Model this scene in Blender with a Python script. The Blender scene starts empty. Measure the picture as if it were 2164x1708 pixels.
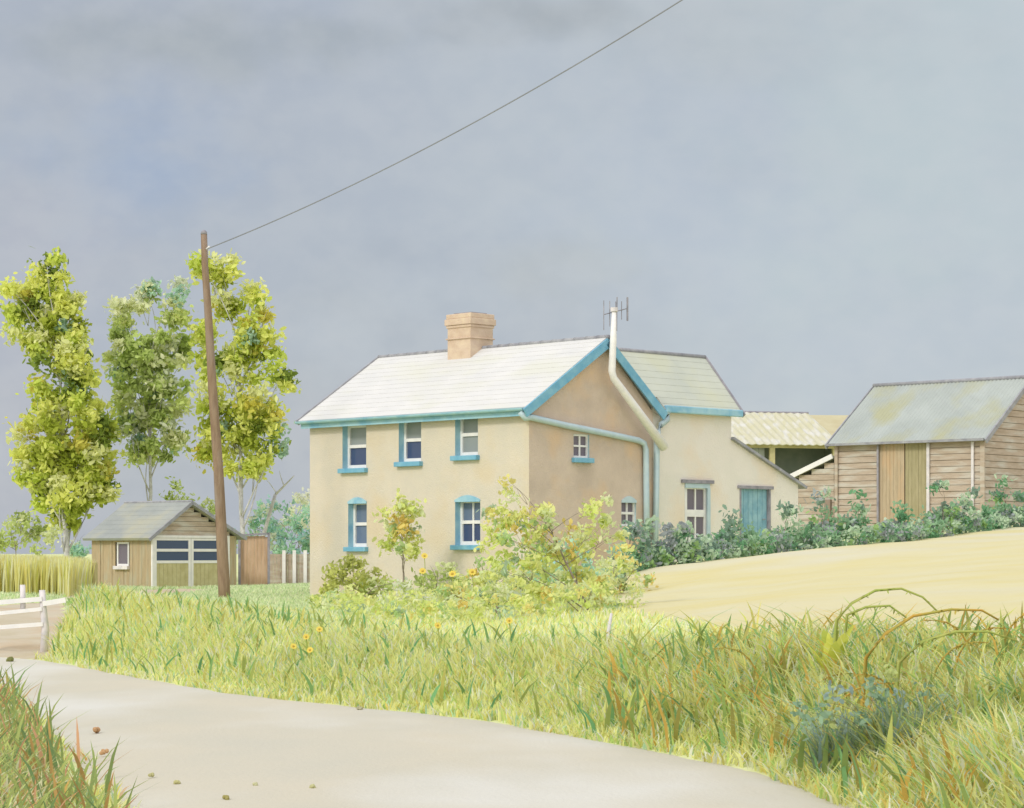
import bpy, math, random
import numpy as np
from mathutils import Vector
random.seed(7); rng = np.random.default_rng(11)
scn = bpy.context.scene
col = scn.collection
R = math.radians

# ------------------------------------------------------------------ camera model
FX, CX, HZ, EYE = 5000.0, 1082.0, 1170.0, 1.8      # measured on the picture at 2164 x 1708
def P(u, v, y): return Vector(((u-CX)*y/FX, y, EYE-(v-HZ)*y/FX))
def srgb(r, g, b, k=1.0):
    f = lambda c: (c/255/12.92 if c/255 <= .04045 else ((c/255+.055)/1.055)**2.4)*k
    return (f(r), f(g), f(b))

# ------------------------------------------------------------------ objects
def tag(o, label=None, cat=None, group=None, kind=None):
    if label: o['label'] = label
    if cat: o['category'] = cat
    if group: o['group'] = group
    if kind: o['kind'] = kind
    return o
def empty(name, loc, label, cat, group=None):
    o = bpy.data.objects.new(name, None); col.objects.link(o)
    o.location = loc; o.empty_display_size = .2
    return tag(o, label, cat, group)
def link(name, me, mat, parent=None):
    o = bpy.data.objects.new(name, me); col.objects.link(o)
    if mat and not me.materials: me.materials.append(mat)
    if parent is not None:
        o.parent = parent
        q = parent
        off = Vector((0, 0, 0))
        while q is not None:
            off += q.location; q = q.parent
        o.matrix_parent_inverse.identity()
        o.location = -off                      # mesh data is in world coordinates
    return o

class MB:
    """collects polygons in world coordinates, links them as one mesh"""
    def __init__(s): s.v = []; s.f = []
    def face(s, pts):
        i = len(s.v); s.v += [tuple(p) for p in pts]; s.f.append(tuple(range(i, i+len(pts)))); return s
    def hexa(s, b, t):
        i = len(s.v); s.v += [tuple(p) for p in b]+[tuple(p) for p in t]
        n = len(b)
        s.f.append(tuple(i+k for k in range(n-1, -1, -1))); s.f.append(tuple(i+n+k for k in range(n)))
        for k in range(n): s.f.append((i+k, i+(k+1) % n, i+n+(k+1) % n, i+n+k))
        return s
    def beam(s, p0, p1, w, h, up=Vector((0, 0, 1)), w1=None, h1=None):
        p0 = Vector(p0); p1 = Vector(p1); d = (p1-p0).normalized()
        a = d.cross(Vector(up)); a.normalize(); b = a.cross(d)
        w1 = w1 or w; h1 = h1 or h
        q = [(-.5, -.5), (.5, -.5), (.5, .5), (-.5, .5)]
        return s.hexa([p0+a*x*w+b*y*h for x, y in q], [p1+a*x*w1+b*y*h1 for x, y in q])
    def tube(s, pts, rad, n=8, cap=True):
        pts = [Vector(p) for p in pts]
        if not hasattr(rad, '__len__'): rad = [rad]*len(pts)
        rings = []
        for k, p in enumerate(pts):
            d = (pts[min(k+1, len(pts)-1)]-pts[max(k-1, 0)]).normalized()
            a = d.cross(Vector((0.31, .17, .93)) if abs(d.z) < .9 else Vector((1, .1, 0))).normalized(); b = d.cross(a)
            i = len(s.v); rings.append(i)
            for j in range(n):
                t = 2*math.pi*j/n
                s.v.append(tuple(p+(a*math.cos(t)+b*math.sin(t))*rad[k]))
        for k in range(len(rings)-1):
            for j in range(n):
                s.f.append((rings[k]+j, rings[k]+(j+1) % n, rings[k+1]+(j+1) % n, rings[k+1]+j))
        if cap:
            s.f.append(tuple(rings[0]+j for j in range(n))[::-1]); s.f.append(tuple(rings[-1]+j for j in range(n)))
        return s
    def build(s, name, mat, parent=None, smooth=False, bevel=0):
        me = bpy.data.meshes.new(name); me.from_pydata(s.v, [], s.f); me.update()
        if smooth:
            me.polygons.foreach_set('use_smooth', [True]*len(me.polygons))
        o = link(name, me, mat, parent)
        if bevel:
            m = o.modifiers.new('bevel', 'BEVEL'); m.width = bevel; m.segments = 2; m.limit_method = 'ANGLE'
        return o

class Frame:
    """a vertical wall plane: o origin, A along, n outward"""
    def __init__(s, o, A, n):
        s.o = Vector((o[0], o[1], 0)); s.A = Vector((A[0], A[1], 0)).normalized(); s.n = Vector((n[0], n[1], 0)).normalized()
    def pt(s, a, z, d=0.0):
        p = s.o+s.A*a+s.n*d; return Vector((p.x, p.y, z))
    def hit(s, u, v, d=0.0):
        r = Vector(((u-CX)/FX, 1, -(v-HZ)/FX)); o = s.o+s.n*d
        t = o.dot(s.n)/r.dot(s.n); p = r*t
        return (Vector((p.x, p.y, 0))-s.o).dot(s.A), p.z+EYE
    def box(s, mb, a0, a1, z0, z1, d0, d1):
        q = [(a0, d0), (a1, d0), (a1, d1), (a0, d1)]
        return mb.hexa([s.pt(a, z0, d) for a, d in q], [s.pt(a, z1, d) for a, d in q])
    def wall(s, mb, a0, a1, z0, z1, holes=(), d=0.0):
        xs = sorted({a0, a1, *[h[0] for h in holes], *[h[1] for h in holes]})
        zs = sorted({z0, z1, *[h[2] for h in holes], *[h[3] for h in holes]})
        for i in range(len(xs)-1):
            for j in range(len(zs)-1):
                ca, cz = (xs[i]+xs[i+1])/2, (zs[j]+zs[j+1])/2
                if any(h[0] < ca < h[1] and h[2] < cz < h[3] for h in holes): continue
                mb.face([s.pt(xs[i], zs[j], d), s.pt(xs[i+1], zs[j], d), s.pt(xs[i+1], zs[j+1], d), s.pt(xs[i], zs[j+1], d)])
        return mb

def np_mesh(name, V, template, mat, parent=None, C=None, smooth=False):
    """V (N,m,3): N copies of a small patch with the faces in template; C (N,3) or (N,m,3) colours"""
    N, m, _ = V.shape
    me = bpy.data.meshes.new(name)
    lt = np.concatenate([np.array(t) for t in template]); ln = np.array([len(t) for t in template])
    loops = (lt[None, :]+(np.arange(N)*m)[:, None]).ravel().astype(np.int32)
    tot = np.tile(ln, N).astype(np.int32); st = (np.cumsum(tot)-tot).astype(np.int32)
    me.vertices.add(N*m); me.vertices.foreach_set('co', V.reshape(-1).astype(np.float32))
    me.loops.add(len(loops)); me.loops.foreach_set('vertex_index', loops)
    me.polygons.add(len(tot)); me.polygons.foreach_set('loop_start', st)
    if smooth: me.polygons.foreach_set('use_smooth', np.ones(len(tot), bool))
    me.update(calc_edges=True); me.validate()
    if C is not None:
        if C.ndim == 2: C = np.repeat(C[:, None, :], m, 1)
        c4 = np.ones((N*m, 4), np.float32); c4[:, :3] = C.reshape(-1, 3)
        at = me.color_attributes.new('Col', 'FLOAT_COLOR', 'POINT'); at.data.foreach_set('color', c4.ravel())
    return link(name, me, mat, parent)

# ------------------------------------------------------------------ materials
def newmat(name):
    m = bpy.data.materials.new(name); m.use_nodes = True; nt = m.node_tree
    b = nt.nodes['Principled BSDF']; b.inputs['Roughness'].default_value = .85
    b.inputs['Specular IOR Level'].default_value = .25
    return m, nt, b
def mottled(name, c1, c2, scale=1.0, detail=6, rough=.85, bump=.0, bscale=30, c3=None, s3=.3, stretch=(1, 1, 1), spec=.2, lo=.35, hi=.65):
    m, nt, b = newmat(name); N, L = nt.nodes, nt.links
    tc = N.new('ShaderNodeTexCoord'); mp = N.new('ShaderNodeMapping'); mp.inputs['Scale'].default_value = stretch
    L.new(tc.outputs['Object'], mp.inputs['Vector'])
    n = N.new('ShaderNodeTexNoise'); n.inputs['Scale'].default_value = scale; n.inputs['Detail'].default_value = detail; n.inputs['Roughness'].default_value = .6
    L.new(mp.outputs[0], n.inputs['Vector'])
    r = N.new('ShaderNodeValToRGB'); e = r.color_ramp.elements
    e[0].position = lo; e[0].color = (*c1, 1); e[1].position = hi; e[1].color = (*c2, 1)
    L.new(n.outputs['Fac'], r.inputs[0]); out = r.outputs[0]
    if c3:
        n2 = N.new('ShaderNodeTexNoise'); n2.inputs['Scale'].default_value = s3; n2.inputs['Detail'].default_value = 4
        mp2 = N.new('ShaderNodeMapping'); mp2.inputs['Location'].default_value = (13, 7, 3); mp2.inputs['Scale'].default_value = stretch
        L.new(tc.outputs['Object'], mp2.inputs[0]); L.new(mp2.outputs[0], n2.inputs['Vector'])
        r2 = N.new('ShaderNodeValToRGB'); r2.color_ramp.elements[0].position = .48; r2.color_ramp.elements[1].position = .68
        L.new(n2.outputs['Fac'], r2.inputs[0])
        mx = N.new('ShaderNodeMixRGB'); L.new(r2.outputs[0], mx.inputs[0]); L.new(out, mx.inputs[1]); mx.inputs[2].default_value = (*c3, 1)
        out = mx.outputs[0]
    L.new(out, b.inputs['Base Color']); b.inputs['Roughness'].default_value = rough; b.inputs['Specular IOR Level'].default_value = spec
    if bump:
        n3 = N.new('ShaderNodeTexNoise'); n3.inputs['Scale'].default_value = bscale; n3.inputs['Detail'].default_value = 5
        L.new(mp.outputs[0], n3.inputs['Vector'])
        bp = N.new('ShaderNodeBump'); bp.inputs['Strength'].default_value = bump; bp.inputs['Distance'].default_value = .03
        L.new(n3.outputs['Fac'], bp.inputs['Height']); L.new(bp.outputs[0], b.inputs['Normal'])
    return m
def leafmat(name, trans=.35):
    m = bpy.data.materials.new(name); m.use_nodes = True; nt = m.node_tree; N, L = nt.nodes, nt.links
    N.clear(); out = N.new('ShaderNodeOutputMaterial')
    at = N.new('ShaderNodeAttribute'); at.attribute_name = 'Col'
    d = N.new('ShaderNodeBsdfDiffuse'); t = N.new('ShaderNodeBsdfTranslucent'); mx = N.new('ShaderNodeMixShader'); mx.inputs[0].default_value = trans
    L.new(at.outputs['Color'], d.inputs[0]); L.new(at.outputs['Color'], t.inputs[0])
    L.new(d.outputs[0], mx.inputs[1]); L.new(t.outputs[0], mx.inputs[2]); L.new(mx.outputs[0], out.inputs[0])
    return m
M = {}
M['render'] = mottled('cream_render', srgb(210, 199, 183), srgb(202, 194, 181), 1.3, c3=srgb(207, 192, 168), s3=.7, bump=.5, bscale=26)
M['tan'] = mottled('gable_shade_render', srgb(206, 188, 173), srgb(190, 173, 159), 1.2, c3=srgb(210, 182, 154), s3=.9, bump=.5, bscale=26)  # darker tan version of the front render: the gable's shade put into its colour
M['wing'] = mottled('pale_render', srgb(229, 221, 213), srgb(222, 216, 207), .9, c3=srgb(228, 212, 194), s3=.7, bump=.5, bscale=26)
M['slate'] = mottled('pale_slate', srgb(210, 208, 206), srgb(202, 201, 200), .8, c3=srgb(204, 203, 194), s3=.5, bump=.15, bscale=9, stretch=(1, 1, 3))
M['slate_green'] = mottled('lichen_slate', srgb(192, 195, 183), srgb(182, 186, 176), .7, c3=srgb(192, 193, 170), s3=.6, bump=.2, bscale=9)
M['slate_barn'] = mottled('grey_sheet', srgb(172, 178, 174), srgb(160, 166, 162), .5, c3=srgb(168, 168, 140), s3=.5, bump=.2, bscale=8, stretch=(1.5, 1.5, .6))
M['slate_garage'] = mottled('weathered_sheet', srgb(160, 163, 158), srgb(144, 148, 146), .9, c3=srgb(168, 166, 148), s3=.8, bump=.2, bscale=8)
M['ridge'] = mottled('ridge_tile', srgb(138, 138, 146), srgb(164, 164, 168), 4)
M['blue'] = mottled('sky_blue_paint', srgb(146, 188, 208), srgb(164, 200, 212), 3, rough=.6, spec=.3, c3=srgb(122, 174, 202), s3=2)
M['blue_dark'] = mottled('blue_paint', srgb(100, 160, 192), srgb(128, 178, 200), 3, rough=.5, spec=.35)
M['blue_pale'] = mottled('pale_blue_paint', srgb(172, 192, 204), srgb(186, 204, 210), 3, rough=.5, spec=.35)
M['blue_door'] = mottled('door_paint', srgb(118, 162, 182), srgb(146, 184, 196), 4, rough=.5, spec=.35)
M['white'] = mottled('white_paint', srgb(234, 230, 228), srgb(222, 220, 220), 4, rough=.5, spec=.3)
M['offwhite'] = mottled('weathered_white', srgb(224, 216, 216), srgb(198, 194, 198), 5, rough=.7)
M['brick'] = mottled('buff_brick', srgb(206, 184, 164), srgb(196, 172, 150), 3, c3=srgb(212, 192, 168), s3=3, bump=.3, bscale=20)
M['wood'] = mottled('brown_boards', srgb(186, 170, 154), srgb(170, 153, 136), 2.2, c3=srgb(194, 188, 178), s3=1.1, bump=.3, bscale=12, stretch=(1, 1, 5))
M['wood_door'] = mottled('plank_door', srgb(188, 170, 144), srgb(174, 156, 130), 2.5, c3=srgb(192, 164, 132), s3=1.2, bump=.3, bscale=10, stretch=(4, 4, .7))
M['wood_olive'] = mottled('olive_planks', srgb(170, 160, 128), srgb(156, 147, 114), 2.5, bump=.3, bscale=10, stretch=(4, 4, .7))
M['shed'] = mottled('ochre_boards', srgb(184, 163, 132), srgb(168, 151, 122), 3, c3=srgb(178, 170, 146), s3=1.5, bump=.3, bscale=10, stretch=(4, 4, .6))
M['khaki'] = mottled('khaki_panel', srgb(196, 188, 146), srgb(180, 170, 126), 3)
M['pole'] = mottled('pole_timber', srgb(150, 128, 108), srgb(128, 106, 88), 4, c3=srgb(150, 136, 126), s3=1, bump=.4, bscale=16, stretch=(3, 3, .5))
M['lead'] = mottled('grey_post', srgb(160, 156, 164), srgb(130, 128, 136), 4)
M['dark'] = mottled('shaded_timber', srgb(112, 122, 116), srgb(130, 136, 128), 1.5)  # darkened timber colour stands in for the shade inside the open barn
M['straw'] = mottled('straw_roof', srgb(196, 192, 170), srgb(192, 188, 156), 1.2, c3=srgb(204, 202, 194), s3=1.4, stretch=(3, 1, 1))
M['ochre'] = mottled('ochre_roof', srgb(190, 182, 150), srgb(182, 172, 138), 2)
M['bark_pale'] = mottled('pale_bark', srgb(206, 204, 206), srgb(172, 168, 168), 5, bump=.3, bscale=14)
M['bark'] = mottled('grey_bark', srgb(150, 140, 128), srgb(122, 112, 100), 5, bump=.3, bscale=14)
M['wire'] = mottled('wire_grey', srgb(132, 134, 146), srgb(142, 144, 156), 1)
M['stem'] = mottled('plant_stem', srgb(150, 164, 84), srgb(170, 172, 96), 6)
M['stem_rust'] = mottled('rust_stem', srgb(186, 146, 66), srgb(160, 158, 80), 6)
M['petal'] = mottled('yellow_petal', srgb(220, 200, 96), srgb(216, 190, 84), 6)
M['disc'] = mottled('flower_disc', srgb(196, 164, 70), srgb(180, 148, 66), 20)
M['leaf'] = leafmat('leaf', .5)
M['grass'] = leafmat('grass_blade', .48)
def glass(name, c, rough=.15):
    m, nt, b = newmat(name); b.inputs['Base Color'].default_value = (*c, 1); b.inputs['Roughness'].default_value = rough; b.inputs['Specular IOR Level'].default_value = .4
    n = nt.nodes.new('ShaderNodeTexNoise'); n.inputs['Scale'].default_value = 2.2
    bp = nt.nodes.new('ShaderNodeBump'); bp.inputs['Strength'].default_value = .12
    nt.links.new(n.outputs['Fac'], bp.inputs['Height']); nt.links.new(bp.outputs[0], b.inputs['Normal'])
    return m
M['pane_navy'] = glass('navy_glass', srgb(66, 80, 112))
M['pane_blue'] = glass('blue_grey_glass', srgb(102, 118, 142))
M['pane_grey'] = glass('grey_glass', srgb(142, 148, 148), .3)
M['pane_violet'] = glass('violet_grey_glass', srgb(112, 104, 116), .3)

# ------------------------------------------------------------------ terrain
RIGHT = [(3.1, -10), (2.9, 5), (2.75, 10), (2.7, 13.2), (2.57, 16.7), (2.49, 17.3), (2.2, 19.8), (1.76, 21.1), (.8, 23.7), (-.44, 26.6), (-1.9, 28.6), (-3.6, 31), (-6.04, 36.3), (-8.0, 40.9), (-9.15, 42.3), (-14, 46.5), (-26, 54), (-60, 70)]
LEFT = [(-60, 62), (-26, 47), (-14, 40.5), (-9.6, 36.4), (-7.4, 33), (-6.0, 29), (-3.9, 21), (-2.7, 16.7), (-2.0, 13), (-1.2, 5), (-1.0, -10)]
ROAD = np.array(RIGHT+LEFT, float)
def seg_dist(x, y, poly, closed):
    d = np.full(x.shape, 1e9)
    n = len(poly)
    for i in range(n if closed else n-1):
        a = poly[i]; b = poly[(i+1) % n]; e = b-a
        t = np.clip(((x-a[0])*e[0]+(y-a[1])*e[1])/(e @ e), 0, 1)
        d = np.minimum(d, np.hypot(x-a[0]-t*e[0], y-a[1]-t*e[1]))
    return d
def inside(x, y, poly):
    r = np.zeros(x.shape, bool); n = len(poly)
    for i in range(n):
        a = poly[i]; b = poly[(i+1) % n]
        if a[1] == b[1]: continue
        c = ((a[1] > y) != (b[1] > y)) & (x < (b[0]-a[0])*(y-a[1])/(b[1]-a[1])+a[0])
        r ^= c
    return r
sm = lambda t: (lambda q: q*q*(3-2*q))(np.clip(t, 0, 1))
CTRL = np.array([
 (-8.2, 44, 1.0), (-6.6, 43, .84), (-5.5, 40, .7), (-3, 36, .54), (-1, 32.5, .5), (1, 29.5, .52), (2.6, 26, .58), (3.6, 22, .6), (4.3, 18, .5), (4.8, 14, .42), (5, 8, .35), (6, 0, .3),
 (-7.8, 64, .56), (-5.84, 68.4, .5), (.45, 62, .85), (0, 55, .74), (1, 45, .76), (-1, 42, .52), (-6, 51, .5), (-4, 58, .46), (-8, 56, .5), (3.9, 65.4, 1.45), (6.3, 67.7, 1.78), (8.5, 69.9, 2.05), (15, 75, 2.6), (10.8, 78.8, 2.45), (-2, 50, .5),
 (-13, 85, .52), (-18, 100, .6), (-9, 98, .55), (0, 90, 1.1), (8, 95, 2.2), (18, 95, 2.9),
 (2.5, 55, 1.33), (6.2, 60, 1.74), (10.8, 66, 2.14), (15.6, 72, 2.62), (24, 80, 3.1), (-9.9, 52, .6), (-14, 60, .75), (-25, 75, .9), (-40, 70, .8),
 (8, 30, 1.05), (14, 42, 1.75), (5, 40, 1.1), (9, 20, .8), (20, 28, 1.4), (30, 50, 2.3), (-6, 20, .12), (-10, 30, .15), (-16, 36, .2), (-4, 10, .1), (-20, 15, .1), (-30, 40, .2)], float)
def tps_fit(P_):
    n = len(P_); X = P_[:, :2]/20
    r = np.hypot(X[:, None, 0]-X[None, :, 0], X[:, None, 1]-X[None, :, 1])
    K = np.where(r > 0, r*r*np.log(r+1e-12), 0)+np.eye(n)*.004
    Q = np.c_[np.ones(n), X]; A = np.block([[K, Q], [Q.T, np.zeros((3, 3))]])
    return np.linalg.solve(A, np.r_[P_[:, 2], 0, 0, 0])
TW = tps_fit(CTRL)
def tps(x, y):
    X, Y = x/20, y/20; z = TW[-3]+TW[-2]*X+TW[-1]*Y
    for i in range(len(CTRL)):
        r2 = (X-CTRL[i, 0]/20)**2+(Y-CTRL[i, 1]/20)**2
        z = z+TW[i]*.5*r2*np.log(r2+1e-12)
    return z
RR = np.array(RIGHT, float)
def GZ(x, y):
    x = np.asarray(x, float); y = np.asarray(y, float)
    zt = np.clip(tps(x, y), .05, 3.3)
    w = sm((np.hypot(x, y-50)-70)/120); zt = zt*(1-w)+.75*w
    d = seg_dist(x, y, ROAD, True); ins = inside(x, y, ROAD)
    xl = -8.4-.05*(y-41)
    m = np.maximum(sm((x-xl)/.7), sm((y-54)/10)); m = np.where(y < 38, 1, m)
    zlow = np.clip((y-42)*.05, 0, .6)
    zt = zlow+(zt-zlow)*m
    wb = np.where(x < -9, 1.2, 2.1)
    z = -.05+(zt+.05)*sm(d/wb+.04)
    z = z+.03*np.sin(x*1.7+y*.6)*np.sin(y*1.3-x*.4)*sm(d/2)
    return np.where(ins, -.06, z)
def gz(x, y): return float(GZ(np.array([x]), np.array([y]))[0])
FIELD = np.array([(2.3, 55), (6.2, 60), (10.8, 66), (15.6, 72), (30, 86), (70, 90), (70, 12), (7, 12), (5.4, 20), (4.5, 25), (3.5, 30), (2.4, 36), (1.8, 45)], float)
TRACK = np.array([(-8.1, 41.2), (-8.6, 46), (-10.2, 54), (-12.5, 66), (-12.2, 82.5), (-9.2, 84), (-9.8, 80), (-10.5, 66), (-11.2, 56), (-14, 50), (-18, 50), (-16, 46.5), (-9.15, 42.3)], float)
def axis(lo, hi, st, far):
    a = np.arange(lo, hi, st); g = []; s = st
    p = hi
    while p < far: g.append(p); s *= 1.35; p += s
    h = []; s = st; p = lo
    while p > -far: h.append(p); s *= 1.35; p -= s
    return np.unique(np.round(np.concatenate([np.array(h), a, np.array(g)]), 4))
gx = axis(-24, 24, .3, 4000); gy = axis(2, 104, .3, 4000)
XX, YY = np.meshgrid(gx, gy); ZZ = GZ(XX, YY)
cx_ = (XX[:-1, :-1]+XX[1:, 1:])/2; cy_ = (YY[:-1, :-1]+YY[1:, 1:])/2
inroad = inside(cx_, cy_, ROAD); infield = inside(cx_, cy_, FIELD); intrack = inside(cx_, cy_, TRACK) & ~inroad
def sheet(name, mask, mat):
    W = len(gx); idx = np.arange(XX.size).reshape(XX.shape)
    q = np.stack([idx[:-1, :-1], idx[:-1, 1:], idx[1:, 1:], idx[1:, :-1]], -1)[mask]
    used, inv = np.unique(q.ravel(), return_inverse=True)
    v = np.c_[XX.ravel()[used], YY.ravel()[used], ZZ.ravel()[used]]
    me = bpy.data.meshes.new(name); me.from_pydata(v.tolist(), [], inv.reshape(-1, 4).tolist()); me.update()
    me.polygons.foreach_set('use_smooth', [True]*len(me.polygons))
    return tag(link(name, me, mat), kind='structure')
M['ground'] = mottled('meadow_soil', srgb(214, 217, 158), srgb(202, 209, 148), .6, c3=srgb(214, 214, 170), s3=.25, bump=.4, bscale=8)
M['field'] = mottled('golden_stubble', srgb(207, 199, 160), srgb(206, 194, 140), .6, c3=srgb(206, 200, 174), s3=.2, bump=.2, bscale=6, stretch=(.6, 1.1, 1))
M['track'] = mottled('sandy_track', srgb(196, 184, 164), srgb(186, 174, 148), 1.0, c3=srgb(192, 170, 142), s3=.8, bump=.4, bscale=8)
M['road'] = mottled('dusty_road', srgb(200, 192, 173), srgb(193, 188, 172), .5, c3=srgb(208, 205, 196), s3=.3, bump=.25, bscale=20, stretch=(1, .5, 1))
sheet('ground', ~infield & ~intrack, M['ground'])
sheet('field', infield, M['field'])
sheet('track', intrack, M['track'])
# the road: its own strip just above the sheet, with a slightly crumbling edge
def densify(pts, st=.25):
    out = []
    for a, b in zip(pts[:-1], pts[1:]):
        n = max(1, int(math.dist(a, b)/st))
        for k in range(n): out.append((a[0]+(b[0]-a[0])*k/n, a[1]+(b[1]-a[1])*k/n))
    return out+[pts[-1]]
def resample(pts, n):
    p = np.array(densify(pts)); d = np.r_[0, np.cumsum(np.hypot(*np.diff(p, axis=0).T))]
    t = np.linspace(0, d[-1], n); return np.c_[np.interp(t, d, p[:, 0]), np.interp(t, d, p[:, 1])]
def smooth_line(p, k=9):
    q = p.copy()
    for _ in range(k): q[1:-1] = (q[:-2]+2*q[1:-1]+q[2:])/4
    return q
er = smooth_line(resample(RIGHT, 420)); el = smooth_line(resample(LEFT[::-1], 420))
er[:, 0] += .04*np.sin(np.arange(420)*.9); el[:, 0] += .04*np.sin(np.arange(420)*.7)
rv = []; rf = []
for i in range(420):
    for k in range(17):
        t = k/16; p = er[i]*(1-t)+el[i]*t
        rv.append((p[0], p[1], -.056+.056*float(sm(min(t, 1-t)/.12))))
for i in range(419):
    for k in range(16): a = i*17+k; rf.append((a, a+1, a+18, a+17))
me = bpy.data.meshes.new('road'); me.from_pydata(rv, [], rf); me.update(); me.polygons.foreach_set('use_smooth', [True]*len(rf))
tag(link('road', me, M['road']), kind='structure')

# ------------------------------------------------------------------ foliage
PAL = {
 'poplar': [(srgb(188, 188, 66), 4), (srgb(160, 168, 60), 3), (srgb(130, 140, 48), 2), (srgb(206, 206, 110), 3), (srgb(196, 178, 50), 1.5), (srgb(132, 156, 112), .7), (srgb(142, 164, 156), .35)],
 'pale': [(srgb(178, 190, 96), 3), (srgb(150, 166, 84), 3), (srgb(198, 206, 140), 3), (srgb(184, 190, 164), 2), (srgb(128, 158, 134), .7), (srgb(132, 142, 60), 1.2)],
 'bush': [(srgb(196, 206, 130), 3), (srgb(170, 186, 90), 2), (srgb(206, 212, 160), 2), (srgb(140, 158, 70), 1)],
 'teal': [(srgb(146, 172, 146), 3), (srgb(118, 146, 122), 2), (srgb(186, 206, 150), 2), (srgb(140, 166, 164), 2)],
 'hedge': [(srgb(112, 138, 104), 3), (srgb(98, 116, 98), 2.4), (srgb(146, 160, 134), 3), (srgb(128, 130, 130), 2.2), (srgb(84, 122, 82), 1.6), (srgb(124, 148, 84), 1)],
 'yellow': [(srgb(212, 210, 118), 4), (srgb(200, 202, 90), 2.5), (srgb(222, 196, 92), 1.6), (srgb(190, 204, 130), 2.5), (srgb(156, 176, 104), 1.3), (srgb(206, 172, 74), .8)],
 'olive': [(srgb(170, 174, 84), 3), (srgb(188, 190, 90), 3), (srgb(150, 156, 78), 2)],
 'clump': [(srgb(120, 142, 82), 3), (srgb(104, 130, 84), 2), (srgb(140, 156, 84), 2)],
 'thistle': [(srgb(126, 142, 116), 3), (srgb(108, 128, 100), 2), (srgb(118, 132, 126), 1.6), (srgb(148, 152, 90), 2.4)],
 'grey': [(srgb(172, 182, 150), 3), (srgb(156, 166, 136), 2), (srgb(190, 198, 156), 2)],
}
for k_ in PAL: PAL[k_] = [(tuple(min(.84, q*1.8+(.05, .07, .085)[i]) for i, q in enumerate(c)), w_) for c, w_ in PAL[k_]]
PAL['poplar'] = [((.80, .84, .25), 4), ((.68, .76, .19), 3), ((.46, .52, .09), 2), ((.82, .84, .42), 2), ((.27, .35, .08), 1), ((.72, .66, .16), .8), ((.46, .62, .50), .5)]
PAL['pale'] = [((.72, .80, .34), 3), ((.58, .68, .26), 3), ((.80, .84, .52), 2.6), ((.40, .48, .16), 1.3), ((.46, .64, .52), 1.1), ((.74, .78, .62), 1.2)]
PAL['yellow'] = [((.80, .84, .36), 4), ((.70, .78, .28), 2.6), ((.84, .74, .30), 1.2), ((.76, .82, .50), 2.6), ((.52, .66, .32), 1.3), ((.78, .62, .22), .5), ((.50, .62, .46), .8)]
PAL['bush'] = [((.62, .70, .30), 3), ((.52, .60, .22), 2), ((.70, .74, .42), 2), ((.40, .48, .16), 1.2)]
PAL['olive'] = [((.56, .58, .20), 3), ((.64, .66, .22), 2.4), ((.42, .46, .15), 2)]
def pick(pal, n):
    c = np.array([p[0] for p in PAL[pal]]); w = np.array([p[1] for p in PAL[pal]], float); w /= w.sum()
    return c[rng.choice(len(c), n, p=w)]
LEAF = np.array([(-1, 0, 0), (-.45, -.5, .05), (.35, -.42, .08), (1, 0, 0), (.35, .42, .08), (-.45, .5, .05)])
def leaf_verts(c, size, aspect=.75):
    N = len(c); q = rng.normal(size=(N, 3)); q /= np.linalg.norm(q, axis=1)[:, None]
    r = rng.normal(size=(N, 3)); r -= (r*q).sum(1)[:, None]*q; r /= np.linalg.norm(r, axis=1)[:, None]
    s = np.cross(q, r)
    L = LEAF[None]*np.array([1, aspect*1.3, 1]); sz = size[:, None, None]
    return c[:, None, :]+sz*(L[..., 0:1]*q[:, None]+L[..., 1:2]*r[:, None]+L[..., 2:3]*s[:, None])
def crown(name, blobs, pal, parent, leaf=.13, clump=.42, dens=1.0, per=34, mat='leaf', shell=.45, jit=.12, tight=.42):
    """blobs: world ellipsoids (c, (rx,ry,rz)); leaves grow in clumps of one tint each"""
    cs, co = [], []
    for c, r in blobs:
        n = max(3, int(dens*(r[0]*r[2]+r[0]*r[1]+r[1]*r[2])/(clump*clump)*.85))
        d = rng.normal(size=(n, 3)); d /= np.linalg.norm(d, axis=1)[:, None]
        rad = shell+(1-shell)*rng.random(n)**.6
        cs.append(np.array(c)[None]+d*rad[:, None]*np.array(r)[None]); co.append(pick(pal, n))
    cs = np.concatenate(cs); co = np.concatenate(co); n = len(cs)
    g = rng.normal(size=(n, per, 3))*(clump*tight*(.7+.6*rng.random((n, 1, 1))))*np.array([1, 1, .85])
    pts = (cs[:, None]+g).reshape(-1, 3)
    cc = np.repeat(co, per, 0)*(1+jit*rng.normal(size=(n*per, 1))); cc = np.clip(cc, .02, .85)
    sz = leaf*(.6+.8*rng.random(len(pts)))
    return np_mesh(name, leaf_verts(pts, sz), [(0, 1, 2, 3, 4, 5)], M[mat], parent, cc)
def px_blobs(lst, y, yk=.9):
    out = []
    for u, v, ru, rv in lst:
        yy = y+random.uniform(-.5, .5); k = yy/FX
        out.append((tuple(P(u, v, yy)), (ru*k, max(ru, rv)*k*yk, rv*k)))
    return out
def limb(mb, p, q, r0, r1, bend=.12, n=6):
    p = Vector(p); q = Vector(q); L = (q-p).length
    off = Vector((random.uniform(-1, 1), random.uniform(-1, 1), random.uniform(0, 1)))*bend*L
    pts = [p.lerp(q, k/n)+off*math.sin(math.pi*k/n) for k in range(n+1)]
    return mb.tube(pts, [r0+(r1-r0)*k/n for k in range(n+1)], 7)
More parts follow.
